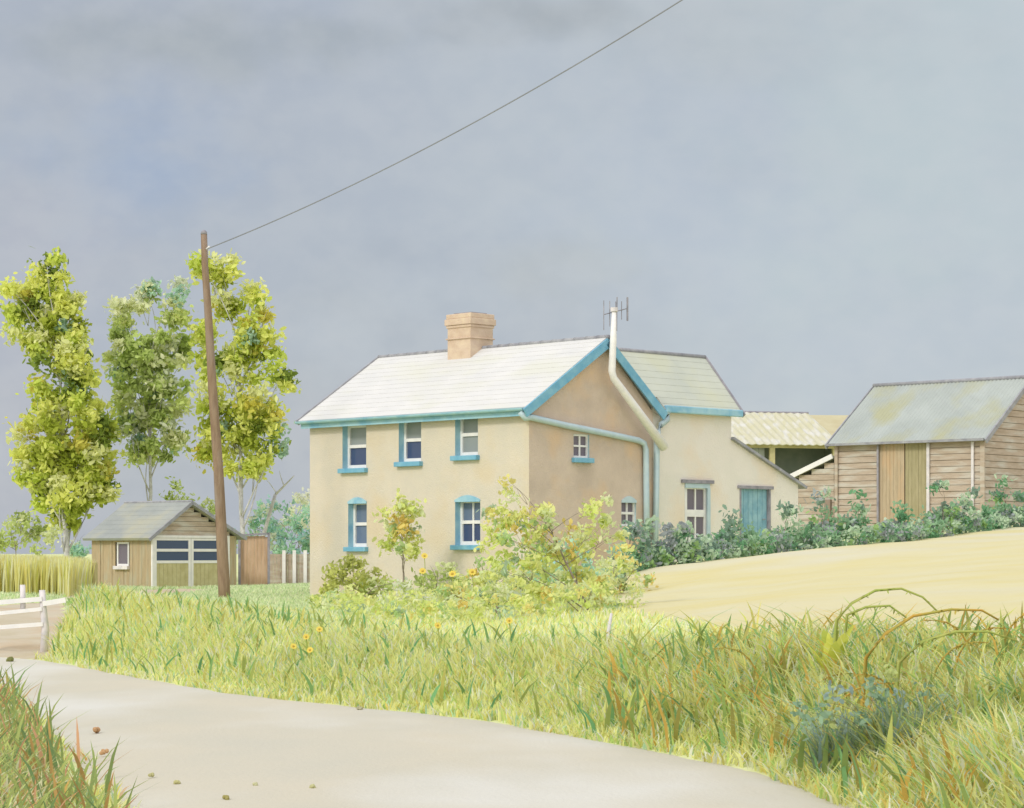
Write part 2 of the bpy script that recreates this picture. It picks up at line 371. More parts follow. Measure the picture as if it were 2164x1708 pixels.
def tree(name, label, cat, base, blobs, pal, trunk_r, leaf=.13, clump=.42, dens=1.0, per=34, bark='bark_pale', top=.8, lean=(0, 0), group=None, shell=.45, nlimb=99, tight=.42):
    b = Vector(base); t = empty(name, b, label, cat, group)
    hi = max(blobs, key=lambda q: q[0][2])
    tb = MB(); topz = b.z+(hi[0][2]-b.z)*top
    mx = sum(q[0][0] for q in blobs)/len(blobs); my = sum(q[0][1] for q in blobs)/len(blobs)
    end = Vector((mx+lean[0], my+lean[1], topz)); n = 10
    pts = [b.lerp(end, k/n)+Vector((random.uniform(-1, 1), random.uniform(-1, 1), 0))*trunk_r*.5*(1 if 0 < k < n else 0) for k in range(n+1)]
    pts[0].z -= .3
    tb.tube(pts, [trunk_r*(1.25 if k == 0 else 1)*(1-.8*k/n) for k in range(n+1)], 9)
    for q in sorted(blobs, key=lambda _: random.random())[:nlimb]:
        c = Vector(q[0]); f = min(.95, max(.12, (c.z-b.z)/(topz-b.z)-.22)); s = pts[0].lerp(end, f)
        limb(tb, s, c+Vector((0, 0, q[1][2]*.3)), trunk_r*.42*(1-.5*f), trunk_r*.1)
        for _ in range(2):
            e = c+Vector((random.uniform(-.8, .8)*q[1][0], random.uniform(-.8, .8)*q[1][1], random.uniform(-.4, .9)*q[1][2]))
            limb(tb, s.lerp(c, .6), e, trunk_r*.16, trunk_r*.05)
    tb.build('trunk', M[bark], t, smooth=True)
    crown('crown', blobs, pal, t, leaf, clump, dens, per, shell=shell, tight=tight)
    return t
def on(u, y, dz=0):
    x = (u-CX)*y/FX; return Vector((x, y, gz(x, y)+dz))

T1 = [(100, 572, 42, 38), (30, 632, 26, 46), (104, 640, 62, 44), (64, 690, 52, 46), (150, 668, 36, 44), (120, 735, 66, 46), (165, 760, 40, 60), (136, 815, 62, 46), (176, 838, 34, 40), (92, 862, 48, 34), (86, 935, 62, 56), (170, 912, 66, 44), (205, 950, 44, 54), (160, 985, 76, 46), (74, 985, 40, 40), (130, 1045, 78, 42), (205, 1046, 44, 40), (150, 1090, 48, 26)]
T2 = [(256, 665, 24, 42), (312, 632, 17, 40), (372, 640, 22, 48), (262, 738, 34, 44), (318, 738, 42, 42), (366, 748, 36, 52), (288, 812, 50, 46), (350, 832, 46, 52), (276, 868, 40, 42), (320, 905, 56, 46), (372, 904, 38, 44), (316, 962, 40, 36), (278, 925, 28, 30)]
T3 = [(420, 560, 20, 30), (470, 572, 38, 40), (482, 630, 30, 36), (536, 632, 20, 34), (556, 690, 24, 38), (502, 712, 46, 46), (548, 762, 44, 42), (428, 722, 24, 56), (478, 788, 44, 44), (598, 804, 15, 15), (440, 836, 30, 46), (532, 842, 54, 42), (560, 905, 40, 46), (490, 905, 50, 50), (438, 925, 20, 58), (512, 965, 40, 36), (578, 965, 28, 36), (548, 992, 30, 18)]
tree('poplar_tree', 'tallest and widest lime green poplar, left of the garage', 'tree', on(140, 96), px_blobs(T1, 96), 'poplar', .13, leaf=.135, clump=.66, dens=2.3, per=84, tight=.33)
tree('poplar_tree', 'slimmer paler poplar rising straight behind the garage roof', 'tree', on(318, 98), px_blobs(T2, 98), 'pale', .1, leaf=.13, clump=.6, dens=2.2, per=80, tight=.33)
tree('poplar_tree', 'lime green poplar partly hidden by the utility pole', 'tree', on(513, 97), px_blobs(T3, 97), 'poplar', .12, leaf=.135, clump=.66, dens=2.2, per=82, tight=.33)
def bush(name, label, u, y, blobs, pal, leaf=.1, clump=.36, dens=1.0, per=30, cat='bush', group=None, bark='bark', tr=.05, shell=.4):
    return tree(name, label, cat, on(u, y), px_blobs(blobs, y), pal, tr, leaf, clump, dens, per, bark, .7, (0, 0), group, shell)
bush('leafy_bush', 'round green bush above the golden crop at the far left', 45, 92, [(20, 1132, 40, 34), (80, 1128, 44, 36), (52, 1112, 36, 24), (-30, 1140, 40, 34)], 'bush', cat='bush')
bush('leafy_bush', 'blue green bush squeezed between poplar trunk and garage', 165, 99, [(165, 1150, 26, 34), (172, 1185, 30, 26)], 'teal')
bush('leafy_bush', 'small lime bush peeping over the garage ridge', 372, 101, [(368, 1045, 30, 26), (425, 1076, 34, 22), (395, 1090, 60, 40)], 'bush')
bush('hedge', 'pale green and teal hedge behind the low fence left of farmhouse', 590, 103, [(520, 1120, 40, 44), (565, 1098, 40, 40), (605, 1102, 40, 44), (645, 1104, 36, 50), (560, 1160, 50, 36), (620, 1165, 50, 36), (690, 1130, 40, 50), (740, 1150, 60, 44)], 'teal', cat='hedge')
bush('leafy_bush', 'grey lilac thicket between the hedge and farmhouse corner', 640, 108, [(640, 1075, 30, 34), (612, 1088, 20, 22)], 'grey')
t = empty('dead_branch', on(535, 100), 'pale bare branch leaning right above the teal hedge', 'branch')
mb = MB(); limb(mb, on(535, 100), P(582, 1045, 100), .1, .07, .02); limb(mb, P(582, 1045, 100), P(622, 1005, 100), .06, .02, .05); limb(mb, P(585, 1043, 100), P(560, 1010, 100), .025, .01, .05); limb(mb, P(600, 1027, 100), P(590, 995, 100), .025, .01, .05)
mb.build('trunk', M['bark_pale'], t, True)

# ------------------------------------------------------------------ farmhouse
Ld = Vector((-.7012, .7130, 0)).normalized(); Td = Vector((.7130, .7012, 0)).normalized()
C0 = ((1118-CX)*62/FX, 62.0)
FR = Frame(C0, Ld, (-Td.x, -Td.y)); GA = Frame(C0, Td, (-Ld.x, -Ld.y))
HL, HW, ZE, ZR, TA, ZB = 8.97, 4.84, 5.70, 7.54, 2.84, -.2
house = empty('farmhouse', (C0[0], C0[1], 1.0), 'cream two storey farmhouse with white slate roof and blue trim', 'house')
def rect(fr, u0, v0, u1, v1, d=0):
    a0, z0 = fr.hit(u0, (v0+v1)/2, d); a1, _ = fr.hit(u1, (v0+v1)/2, d); uc = (u0+u1)/2
    return [min(a0, a1), max(a0, a1), fr.hit(uc, v1, d)[1], fr.hit(uc, v0, d)[1]]
def window(parent, fr, r, rec=.2, cols=1, rows=2, panes=('pane_grey', 'pane_navy'), blue='blue', sill=True, arch=False, label=None, fw=.07, mid=.09, sillc='blue_dark', reveal=True, panes_sub=True, d0=0.0):
    a0, a1, z0, z1 = r
    w = MB(); dp = d0-rec
    # frame
    fr.box(w, a0, a0+fw, z0, z1, dp-.05, dp+.05); fr.box(w, a1-fw, a1, z0, z1, dp-.05, dp+.05)
    fr.box(w, a0+fw, a1-fw, z0, z0+fw*1.2, dp-.05, dp+.048); fr.box(w, a0+fw, a1-fw, z1-fw, z1, dp-.05, dp+.048)
    hs = [z0+fw*1.2+(z1-fw-z0-fw*1.2)*k/rows for k in range(rows+1)]; ws = [a0+fw+(a1-a0-2*fw)*k/cols for k in range(cols+1)]
    for k in range(1, rows): fr.box(w, a0+fw, a1-fw, hs[k]-mid/2, hs[k]+mid/2, dp-.05, dp+.046)
    for k in range(1, cols): fr.box(w, ws[k]-.025, ws[k]+.025, z0+fw, z1-fw, dp-.04, dp+.04)
    o = w.build('window', M['white'], parent)
    if label: o['label'] = label
    for k in range(rows):
        zz0, zz1 = hs[k], hs[k+1]; zp = MB()
        zp.face([fr.pt(a0+fw*.5, zz0, dp), fr.pt(a1-fw*.5, zz0, dp), fr.pt(a1-fw*.5, zz1, dp), fr.pt(a0+fw*.5, zz1, dp)])
        zp.build('pane', M[panes[-1-k if len(panes) > 1 else 0]], o)
    if reveal:
        v = MB()
        for aa in (a0, a1): v.face([fr.pt(aa, z0, dp), fr.pt(aa, z0, d0+.004), fr.pt(aa, z1, d0+.004), fr.pt(aa, z1, dp)])
        for zz in (z0, z1): v.face([fr.pt(a0, zz, dp), fr.pt(a0, zz, d0+.004), fr.pt(a1, zz, d0+.004), fr.pt(a1, zz, dp)])
        if arch:
            n = 10; pts = [fr.pt(a0+(a1-a0)*k/n, z1+.12*math.sin(math.pi*k/n), d0+.03) for k in range(n+1)]
            v.hexa([fr.pt(a0, z1-.06, d0+.03)]+pts+[fr.pt(a1, z1-.06, d0+.03)], [Vector(p)-fr.n*.2 for p in [fr.pt(a0, z1-.06, d0+.03)]+pts+[fr.pt(a1, z1-.06, d0+.03)]])
        v.build('reveal', M[blue], o)
    if sill:
        q = MB(); fr.box(q, a0-.07, a1+.07, z0-.13, z0-.001, dp+.02, d0+.14); q.build('sill', M[sillc], o, bevel=.012)
    return o
fw_ = [rect(FR, 724, 897, 774, 990), rect(FR, 843, 884, 890, 976), rect(FR, 962, 874, 1010, 963), rect(FR, 736, 1060, 775, 1156), rect(FR, 962, 1056, 1015, 1152)]
gw_ = [rect(GA, 1212, 918, 1245, 968), rect(GA, 1313, 1058, 1344, 1112)]
w = MB()
FR.wall(w, 0, HL, ZB, ZE, fw_)
w.build('front_wall', M['render'], house)
w = MB()
GA.wall(w, 0, HW, ZB, ZE, gw_)
w.face([GA.pt(0, ZE), GA.pt(HW, ZE), GA.pt(TA, ZR)])
w.build('gable_wall', M['tan'], house)
w = MB()
w.face([GA.pt(0, ZB, -HL), GA.pt(HW, ZB, -HL), GA.pt(HW, ZE, -HL), GA.pt(TA, ZR, -HL), GA.pt(0, ZE, -HL)])
w.face([FR.pt(0, ZB, -HW), FR.pt(HL, ZB, -HW), FR.pt(HL, ZE, -HW), FR.pt(0, ZE, -HW)])
w.build('rear_wall', M['render'], house)
names = ['upper window nearest the garage, grey over navy panes', 'middle upper window with one navy lower pane', 'upper window near the corner with grey panes', 'narrow arched lower window beside the yellow sapling', 'wide arched lower window with four blue panes']
for k, r in enumerate(fw_):
    window(house, FR, r, .24, 2 if k == 4 else 1, 2, [('pane_grey', 'pane_navy'), ('pane_grey', 'pane_navy'), ('pane_grey', 'pane_grey'), ('pane_blue', 'pane_blue'), ('pane_blue', 'pane_navy')][k], arch=k > 2, label=names[k], fw=.085)
window(house, GA, gw_[0], .1, 2, 2, ('pane_violet', 'pane_violet'), fw=.05, mid=.05, sillc='blue_dark', blue='blue_pale', label='small four pane window high in the gable')
window(house, GA, gw_[1], .1, 2, 2, ('pane_violet', 'pane_violet'), fw=.05, mid=.07, sill=False, blue='blue_pale', arch=True, label='small violet grey window low in the gable')
# roofs -------------------------------------------------------------
def slab(mb, p, th=.09):
    p = [Vector(q) for q in p]; n = (p[1]-p[0]).cross(p[2]-p[0]).normalized()
    if n.z < 0: n = -n
    return mb.hexa([q-n*th for q in p], p)
SF = (ZR-ZE)/TA; SB = (ZR-5.86)/(HW-TA)
def roofpt(t, s): return GA.pt(t, (ZR+.12-SF*(TA-t)) if t < TA else (ZR+.12-SB*(t-TA)), -s)
def tiled(t0, t1, s0, s1, n, mat, name, parent, fn=roofpt):
    mb = MB()
    for k in range(n):
        a = t0+(t1-t0)*k/n; b = t0+(t1-t0)*(k+1)/n
        q = [fn(a, s0), fn(a, s1), fn(b, s1), fn(b, s0)]
        q[0].z += .005; q[1].z += .005
        slab(mb, q, .1)
    return mb.build(name, M[mat], parent)
rf = tiled(-.3, TA, -.16, HL+.2, 14, 'slate', 'roof', house)
tiled(HW+.28, TA, -.16, HL+.2, 12, 'slate', 'roof', house)
mb = MB(); ra = roofpt(TA, -.2); rb = roofpt(TA, HL+.22); n = 22
for k in range(n): mb.tube([ra.lerp(rb, k/n)+Vector((0, 0, -.02)), ra.lerp(rb, (k+.97)/n)+Vector((0, 0, -.01))], .07, 8)
mb.build('ridge_tiles', M['ridge'], rf, True)
# far verge, dark
mb = MB(); mb.beam(roofpt(-.3, HL+.2)-Vector((0, 0, .05)), roofpt(TA, HL+.2)-Vector((0, 0, .05)), .06, .16); mb.build('verge', M['ridge'], rf)
# bargeboards
for (ta, tb) in ((-.33, TA+.02), (TA-.02, HW+.3)):
    mb = MB(); a = roofpt(ta, -.19); b = roofpt(tb, -.19); a.z -= .14; b.z -= .14
    mb.beam(a, b, .05, .24); mb.build('bargeboard', M['blue_dark'], house)
# fascia + gutter
mb = MB(); FR.box(mb, -.1, HL+.12, ZE-.3, ZE-.1, .2, .24); mb.build('fascia', M['blue'], house)
mb = MB(); n = 7; prof = [(math.cos(math.pi*k/n)*.075, -math.sin(math.pi*k/n)*.075) for k in range(n+1)]
g0 = [FR.pt(-.12, ZE-.1+z, .33+d) for d, z in prof]; g1 = [FR.pt(HL+.2, ZE-.1+z, .33+d) for d, z in prof]
mb.hexa(g0, g1); mb.build('gutter', M['blue'], house)
# pipes on the gable
def gpx(lst, d, fr=GA): return [fr.pt(*fr.hit(u, v, d), d) for u, v in lst]
mb = MB(); mb.tube([FR.pt(.0, ZE-.2, .33), FR.pt(-.08, ZE-.36, .22)]+gpx([(1122, 882), (1200, 900), (1290, 918), (1350, 931), (1361, 937), (1365, 950), (1366, 1040), (1367, 1150)], .1), .085, 8)
mb.build('downpipe', M['blue_pale'], house, True)['label'] = 'pale blue pipe sloping across the gable then dropping'
mb = MB(); mb.tube([GA.pt(HW+.32, ZE-.0, .1)]+gpx([(1414, 872), (1411, 886), (1397, 898), (1390, 912), (1388, 940), (1387, 1040), (1385, 1160)], .1), .085, 8)
mb.build('downpipe', M['blue_pale'], house, True)['label'] = 'pale blue pipe dropping from the rear eave'
fl = MB(); fl.tube(gpx([(1298, 652), (1296, 720), (1293, 785), (1297, 800), (1340, 858), (1404, 946)], .34), [.06, .09, .1, .1, .11, .14], 12)
flue = fl.build('flue_pipe', M['white'], house, True)
mb = MB(); a = gpx([(1298, 654)], .34)[0]; mb.tube([a+Vector((0, 0, -.06)), a+Vector((0, 0, .05))], .1, 10); mb.build('cowl', M['offwhite'], flue)
# aerial
ae = MB(); q = gpx([(1303, 700), (1304, 628)], .2); ae.tube(q, .016, 6)
c1, c2 = gpx([(1276, 665), (1326, 652)], .2); ae.tube([c1, c2], .014, 6)
for k, h in enumerate((.42, .36, .3, .26, .34)):
    m_ = c1.lerp(c2, k/4); ae.tube([m_-Vector((0, 0, h)), m_+Vector((0, 0, h*.9))], .012 if k < 4 else .028, 5)
ae.build('aerial', M['lead'], house)
# chimney
cs = None
def chim():
    mb = MB(); sc, tc = 0, 0
    a_l, zt = None, None
    # centre from the picture: near vertical edge of the stack is at u=992
    for s in np.linspace(2, 7, 501):
        p = GA.pt(TA-.55, 7, -s); u = CX+p.x/p.y*FX
        if u < 992: break
    s0, s1, t0, t1 = s, s+.95, TA-.5, TA+.38
    return s0, s1, t0, t1
s0, s1, t0, t1 = chim()
def ring(e, z): return [GA.pt(t0-e, z, -(s0-e)), GA.pt(t1+e, z, -(s0-e)), GA.pt(t1+e, z, -(s1+e)), GA.pt(t0-e, z, -(s1+e))]
zt_ = P(990, 668, GA.pt(t0, 0, -s0).y).z
mb = MB(); mb.hexa(ring(0, ZR-.7), ring(0, zt_)); stack = mb.build('chimney', M['brick'], house)
for k, (e, za, zb) in enumerate(((.05, .78, .82), (.035, zt_-ZR-.3, zt_-ZR-.22), (.07, zt_-ZR-.22, zt_-ZR-.04), (.035, zt_-ZR-.04, zt_-ZR+.1))):
    mb = MB(); zz = ZR if k else ZR-.42
    mb.hexa(ring(e, zz+za), ring(e, zz+zb)); mb.build('brick_course', M['brick'], stack, bevel=.02)
mb = MB(); mb.hexa(ring(-.12, zt_+.08), ring(-.12, zt_+.14)); mb.build('flaunching', M['lead'], stack)
mb = MB(); mb.hexa(ring(.035, ZR-.62), ring(.02, ZR-.4)); mb.build('flashing', M['lead'], stack)
# wing and lean-to
W = Frame((GA.pt(0, 0, -.06).x, GA.pt(0, 0, -.06).y), Td, (-Ld.x, -Ld.y))
TW1, TL, ZW, ZWR, SW = 8.25, 11.3, 5.95, 7.42, 1.25
r_wd = rect(W, 1447, 1022, 1499, 1150); r_bd = rect(W, 1563, 1030, 1628, 1170)
w = MB(); W.wall(w, HW, TW1, ZB, ZW, [r_wd]); zl = 3.85
hb = [r_bd[0], r_bd[1], r_bd[2], min(r_bd[3], zl-.02)]; r_bd = hb
W.wall(w, TW1, TL, ZB, zl, [r_bd]); w.face([W.pt(TW1, zl), W.pt(TL, zl), W.pt(TW1, 5.1)])
w.face([W.pt(TW1, ZB), W.pt(TW1, ZB, -4), W.pt(TW1, ZW, -4), W.pt(TW1, ZWR, -SW), W.pt(TW1, ZW)])
w.face([W.pt(TL, ZB), W.pt(TL, ZB, -3.2), W.pt(TL, zl, -3.2), W.pt(TL, zl)])
w.face([W.pt(HW, ZB, -4), W.pt(TW1, ZB, -4), W.pt(TW1, ZW, -4), W.pt(HW, ZW, -4)]); w.face([W.pt(TW1, ZB, -3.2), W.pt(TL, ZB, -3.2), W.pt(TL, zl, -3.2), W.pt(TW1, 5.1, -3.2)])
w.build('wing_wall', M['wing'], house)
def wroof(s, t): return W.pt(t, ZW+.1+(ZWR-ZW)*s/SW if s < SW else ZWR+.1-(ZWR-ZW)*(s-SW)/2.7, -s)
rf = tiled(-.22, .08, HW+.33, TW1+.28, 2, 'slate_green', 'roof', house, wroof)
tiled(.08, SW, TA+.4, TW1+.28, 7, 'slate_green', 'roof', house, wroof)
tiled(4.2, SW, TA+.4, TW1+.28, 9, 'slate_green', 'roof', house, wroof)
mb = MB(); mb.tube([wroof(SW, TA+.3), wroof(SW, TW1+.3)], .06, 8); mb.build('ridge_tiles', M['ridge'], rf, True)
mb = MB(); mb.beam(wroof(-.22, TW1+.3)-Vector((0, 0, .04)), wroof(SW, TW1+.3)-Vector((0, 0, .04)), .05, .14); mb.build('verge', M['lead'], rf)
mb = MB(); W.box(mb, HW+.35, TW1+.24, ZW-.24, ZW-.04, .14, .26); mb.build('gutter', M['blue'], house, bevel=.03)
mb = MB(); slab(mb, [W.pt(TW1-.0, 5.14, .12), W.pt(TL+.3, zl-.06, .12), W.pt(TL+.3, zl-.06, -3.3), W.pt(TW1-.0, 5.14, -3.3)], .08); mb.build('lean_to_roof', M['ridge'], house)
# glazed white door
a0, a1, z0, z1 = r_wd
window(house, W, r_wd, .1, 2, 2, ('pane_violet', 'pane_violet'), fw=.16, mid=.2, sill=False, blue='blue_pale', label='white glazed door under a grey lintel')
mb = MB(); W.box(mb, a0-.16, a1+.14, z1+.003, z1+.1, -.02, .07); mb.build('lintel', M['lead'], house); mb = MB(); W.box(mb, a0+.0, a1, z1-.13, z1-.002, -.12, .03); mb.build('door_head', M['blue_pale'], house)
mb = MB(); W.box(mb, a1-.1, a1+.02, z0, z1-.13, -.02, .03); mb.build('door_frame', M['blue_pale'], house)
a0, a1, z0, z1 = r_bd
mb = MB(); n = 6
for k in range(n): W.box(mb, a0+.06+(a1-a0-.12)*k/n, a0+.06+(a1-a0-.12)*(k+.94)/n, z0, z1-.05, -.14, -.08)
dr = mb.build('door', M['blue_door'], house); dr['label'] = 'plain blue plank door in the lean-to'
mb = MB(); W.box(mb, a0+.04, a1-.04, z0, z1-.04, -.18, -.145); mb.build('backing', M['blue_door'], dr)
mb = MB(); W.box(mb, a0, a0+.06, z0, z1-.05, -.16, .02); W.box(mb, a1-.06, a1, z0, z1-.05, -.16, .02); W.box(mb, a0-.1, a1+.1, z1-.05, z1+.04, -.16, .05); mb.build('frame', M['lead'], dr)
mb = MB(); mb.tube([W.pt(a1-.2, z0+1.0, -.08), W.pt(a1-.2, z0+1.0, -.02), W.pt(a1-.32, z0+1.0, -.02)], .015, 6); mb.build('handle', M['ridge'], dr)

# ------------------------------------------------------------------ barn
Lb = Vector((-.743, .669, 0)).normalized(); Gb = Vector((.669, .743, 0)).normalized()
K0 = ((2080-CX)*75/FX, 75.0)
BF = Frame(K0, Lb, (-Gb.x, -Gb.y)); BG = Frame(K0, Gb, (-Lb.x, -Lb.y))
barn = empty('barn', (K0[0], K0[1], 2.6), 'brown weatherboarded barn with grey sheet roof and plank doors', 'barn')
BL, BE, BR_, BWd, BB = 5.62, 5.5, 7.42, 2.6, 1.6
def boards(mb, fr, a0, a1, z0, z1, h=.2, d=0.0, hole=None, top=None):
    z = z0; k = 0
    while z < z1-.02:
        zz = min(z+h, z1)
        segs = [(a0, a1)]
        if hole and z < hole[3] and zz > hole[2]: segs = [(a0, hole[0]), (hole[1], a1)]
        for s0_, s1_ in segs:
            if top: s0_, s1_ = top(s0_, s1_, zz)
            if s1_-s0_ < .05: continue
            j = random.uniform(-.006, .006)
            mb.hexa([fr.pt(s0_, z, d+.032+j), fr.pt(s1_, z, d+.032+j), fr.pt(s1_, z, d-.05), fr.pt(s0_, z, d-.05)], [fr.pt(s0_, zz-.012, d+.012+j), fr.pt(s1_, zz-.012, d+.012+j), fr.pt(s1_, zz-.012, d-.05), fr.pt(s0_, zz-.012, d-.05)])
        z += h
rd = rect(BF, 1858, 940, 1962, 1100); rd[2] = 2.2; rd[3] = BE-.12
mb = MB(); boards(mb, BF, 0, BL, BB, BE, .2, 0, rd); mb.build('front_wall', M['wood'], barn)
mb = MB(); boards(mb, BG, .02, 2*BWd, BB, BR_, .21, 0, None, lambda a, b, z: (a, b) if z < BE else (BWd*(z-BE)/(BR_-BE)+.02, 2*BWd-BWd*(z-BE)/(BR_-BE)))
mb.build('gable_wall', M['wood'], barn)
mb = MB(); mb.face([BG.pt(0, BB, -BL), BG.pt(2*BWd, BB, -BL), BG.pt(2*BWd, BE, -BL), BG.pt(BWd, BR_, -BL), BG.pt(0, BE, -BL)]); mb.face([BF.pt(0, BB, -2*BWd), BF.pt(BL, BB, -2*BWd), BF.pt(BL, BE, -2*BWd), BF.pt(0, BE, -2*BWd)]); mb.build('rear_wall', M['wood'], barn)
def broof(t, s): return BG.pt(t, BR_+.1-abs(BWd-t)*(BR_-BE)/BWd, -s)
def sheetroof(name, fn, t0, t1, s0, s1, mat, parent, wave=.14, amp=.02):
    n = int(abs(s1-s0)/wave*2); mb = MB()
    for k in range(n):
        a = s0+(s1-s0)*k/n; b = s0+(s1-s0)*(k+1)/n
        za = amp*(1 if k % 2 else -1); p = [fn(t0, a), fn(t0, b), fn(t1, b), fn(t1, a)]
        p[0].z += za; p[3].z += za; p[1].z -= za; p[2].z -= za; slab(mb, p, .03)
    return mb.build(name, M[mat], parent)
rf = sheetroof('roof', broof, -.25, BWd, -.2, BL+.22, 'slate_barn', barn)
sheetroof('roof', broof, 2*BWd+.25, BWd, -.2, BL+.22, 'slate_barn', barn)
mb = MB(); mb.tube([broof(BWd, -.22)+Vector((0, 0, .02)), broof(BWd, BL+.24)+Vector((0, 0, .02))], .07, 8); mb.build('ridge_cap', M['ridge'], rf, True)
for s in (-.22, BL+.24):
    mb = MB(); mb.beam(broof(-.27, s)-Vector((0, 0, .06)), broof(BWd, s)-Vector((0, 0, .06)), .05, .15); mb.build('bargeboard', M['ridge'], barn)
mb = MB(); mb.beam(broof(BWd, -.22)-Vector((0, 0, .06)), broof(2*BWd+.27, -.22)-Vector((0, 0, .06)), .05, .15); mb.build('bargeboard', M['ridge'], barn)
mb = MB(); mb.beam(BF.pt(-.15, BE-.09, .27), BF.pt(BL+.2, BE-.09, .27), .09, .08); mb.build('gutter', M['ridge'], barn)
mid_ = BF.hit(1912, 1000)[0]
for (x0, x1, mt, lb) in ((mid_+.02, rd[1], 'wood_door', 'left barn door of light tan planks'), (rd[0], mid_-.02, 'wood_olive', 'right barn door of olive planks')):
    mb = MB(); n = 7
    for k in range(n): BF.box(mb, x0+(x1-x0)*k/n, x0+(x1-x0)*(k+.95)/n, rd[2], rd[3], -.06, random.uniform(.0, .008))
    BF.box(mb, x0, x1, rd[2]+.4, rd[2]+.55, -.1, -.055)
    o = mb.build('door', M[mt], barn); o['label'] = lb
for u, mt, wd in ((1858, 'lead', .07), (1964, 'offwhite', .1), (2058, 'offwhite', .09), (2079, 'wood', .16), (1770, 'wood', .12)):
    a, _ = BF.hit(u, 1000); mb = MB(); BF.box(mb, a-wd/2, a+wd/2, BB, BE-.14, .05, .1); mb.build('downpipe' if u == 2058 else 'post', M[mt], barn)
# boarded lean-to against the barn
ann = empty('boarded_lean_to', BF.pt(BL+.5, 2.4), 'small boarded lean-to with white sloping verge, left of the barn', 'shed')
pA = BF.hit(1676, 1010, .02); pB = BF.hit(1768, 966, .02)
AN = Frame((BF.pt(0, 0, .02).x, BF.pt(0, 0, .02).y), Lb, (-Gb.x, -Gb.y))
slope = lambda a: pB[1]+(pA[1]-pB[1])*(a-pB[0])/(pA[0]-pB[0])
mb = MB(); z = BB
while z < pB[1]-.05:
    zz = z+.19; a1 = pA[0]-.05
    if slope(a1) < zz: a1 = pB[0]+(zz-pB[1])*(pA[0]-pB[0])/(pA[1]-pB[1])
    if a1 > BL+.1: AN.box(mb, BL+.07, a1, z, zz-.012, -.05, random.uniform(.0, .02))
    z = zz
mb.build('wall', M['wood'], ann)
mb = MB(); mb.face([AN.pt(pA[0]-.05, BB), AN.pt(pA[0]-.05, BB, -3), AN.pt(pA[0]-.05, pA[1], -3), AN.pt(pA[0]-.05, pA[1])]); mb.build('side_wall', M['wood'], ann)
mb = MB(); slab(mb, [AN.pt(pA[0]+.1, pA[1]+.03, .1), AN.pt(BL+.06, slope(BL+.06)+.08, .1), AN.pt(BL+.06, slope(BL+.06)+.08, -3), AN.pt(pA[0]+.1, pA[1]+.03, -3)], .06); rf = mb.build('roof', M['slate_barn'], ann)
mb = MB(); mb.beam(AN.pt(pA[0]+.12, pA[1]-.0, .13), AN.pt(BL+.06, slope(BL+.06)+.06, .13), .05, .16); mb.build('bargeboard', M['white'], ann)
mb = MB(); a, _ = AN.hit(1752, 1050); AN.box(mb, a-.12, a+.12, BB, 3.6, .02, .12); mb.build('post', M['pole'], ann)
# open-fronted barn behind
oa = Vector((.965, .26, 0)).normalized(); ob = Vector((-.26, .965, 0)).normalized()
O0 = ((1535-CX)*90/FX, 90.0); OF = Frame(O0, oa, (-ob.x, -ob.y))
op = empty('open_barn', (O0[0], O0[1], 2.4), 'open fronted barn with pale straw coloured roof, behind the lean-to', 'barn')
_, oz = OF.hit(1660, 936); aR, _ = OF.hit(1775, 936); zr_ = 7.35; dep = 3.2
def oroof(t, s): return OF.pt(s, oz+.05+(zr_-oz)*t/dep if t <= dep else zr_+.05-(zr_-oz)*(t-dep)/dep, -t)
rf = sheetroof('roof', oroof, -.3, dep, -.3, aR+.0, 'straw', op, .3, .02)
sheetroof('roof', oroof, 2*dep+.3, dep, -.3, aR+.0, 'straw', op, .3, .02)
mb = MB(); mb.tube([oroof(dep, -.3), oroof(dep, aR)], .05, 6); mb.build('ridge_cap', M['lead'], rf)
mb = MB(); OF.box(mb, -.1, aR-.05, oz-.2, oz-.02, -.1, .05); mb.build('beam', M['khaki'], op)
a, _ = OF.hit(1632, 980)
for q in (a, aR-.2, .1):
    mb = MB(); OF.box(mb, q-.1, q+.1, 1.5, oz-.2, -.1, .04); mb.build('post', M['khaki'], op)
mb = MB()
for k in range(6): OF.box(mb, .2+(a-.4)*k/6, .2+(a-.4)*(k+.93)/6, 1.5, oz-.2, -.3, -.26)
mb.build('side_panel', M['slate_barn'], op)
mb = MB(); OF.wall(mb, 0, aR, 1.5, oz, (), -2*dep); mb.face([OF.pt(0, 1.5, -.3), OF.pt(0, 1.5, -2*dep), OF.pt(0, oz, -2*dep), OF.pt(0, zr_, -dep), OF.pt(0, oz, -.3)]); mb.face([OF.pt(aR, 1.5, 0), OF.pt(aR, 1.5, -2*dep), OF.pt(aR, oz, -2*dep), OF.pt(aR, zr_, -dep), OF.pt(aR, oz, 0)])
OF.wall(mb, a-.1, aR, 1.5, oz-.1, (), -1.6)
mb.build('inner_wall', M['dark'], op)
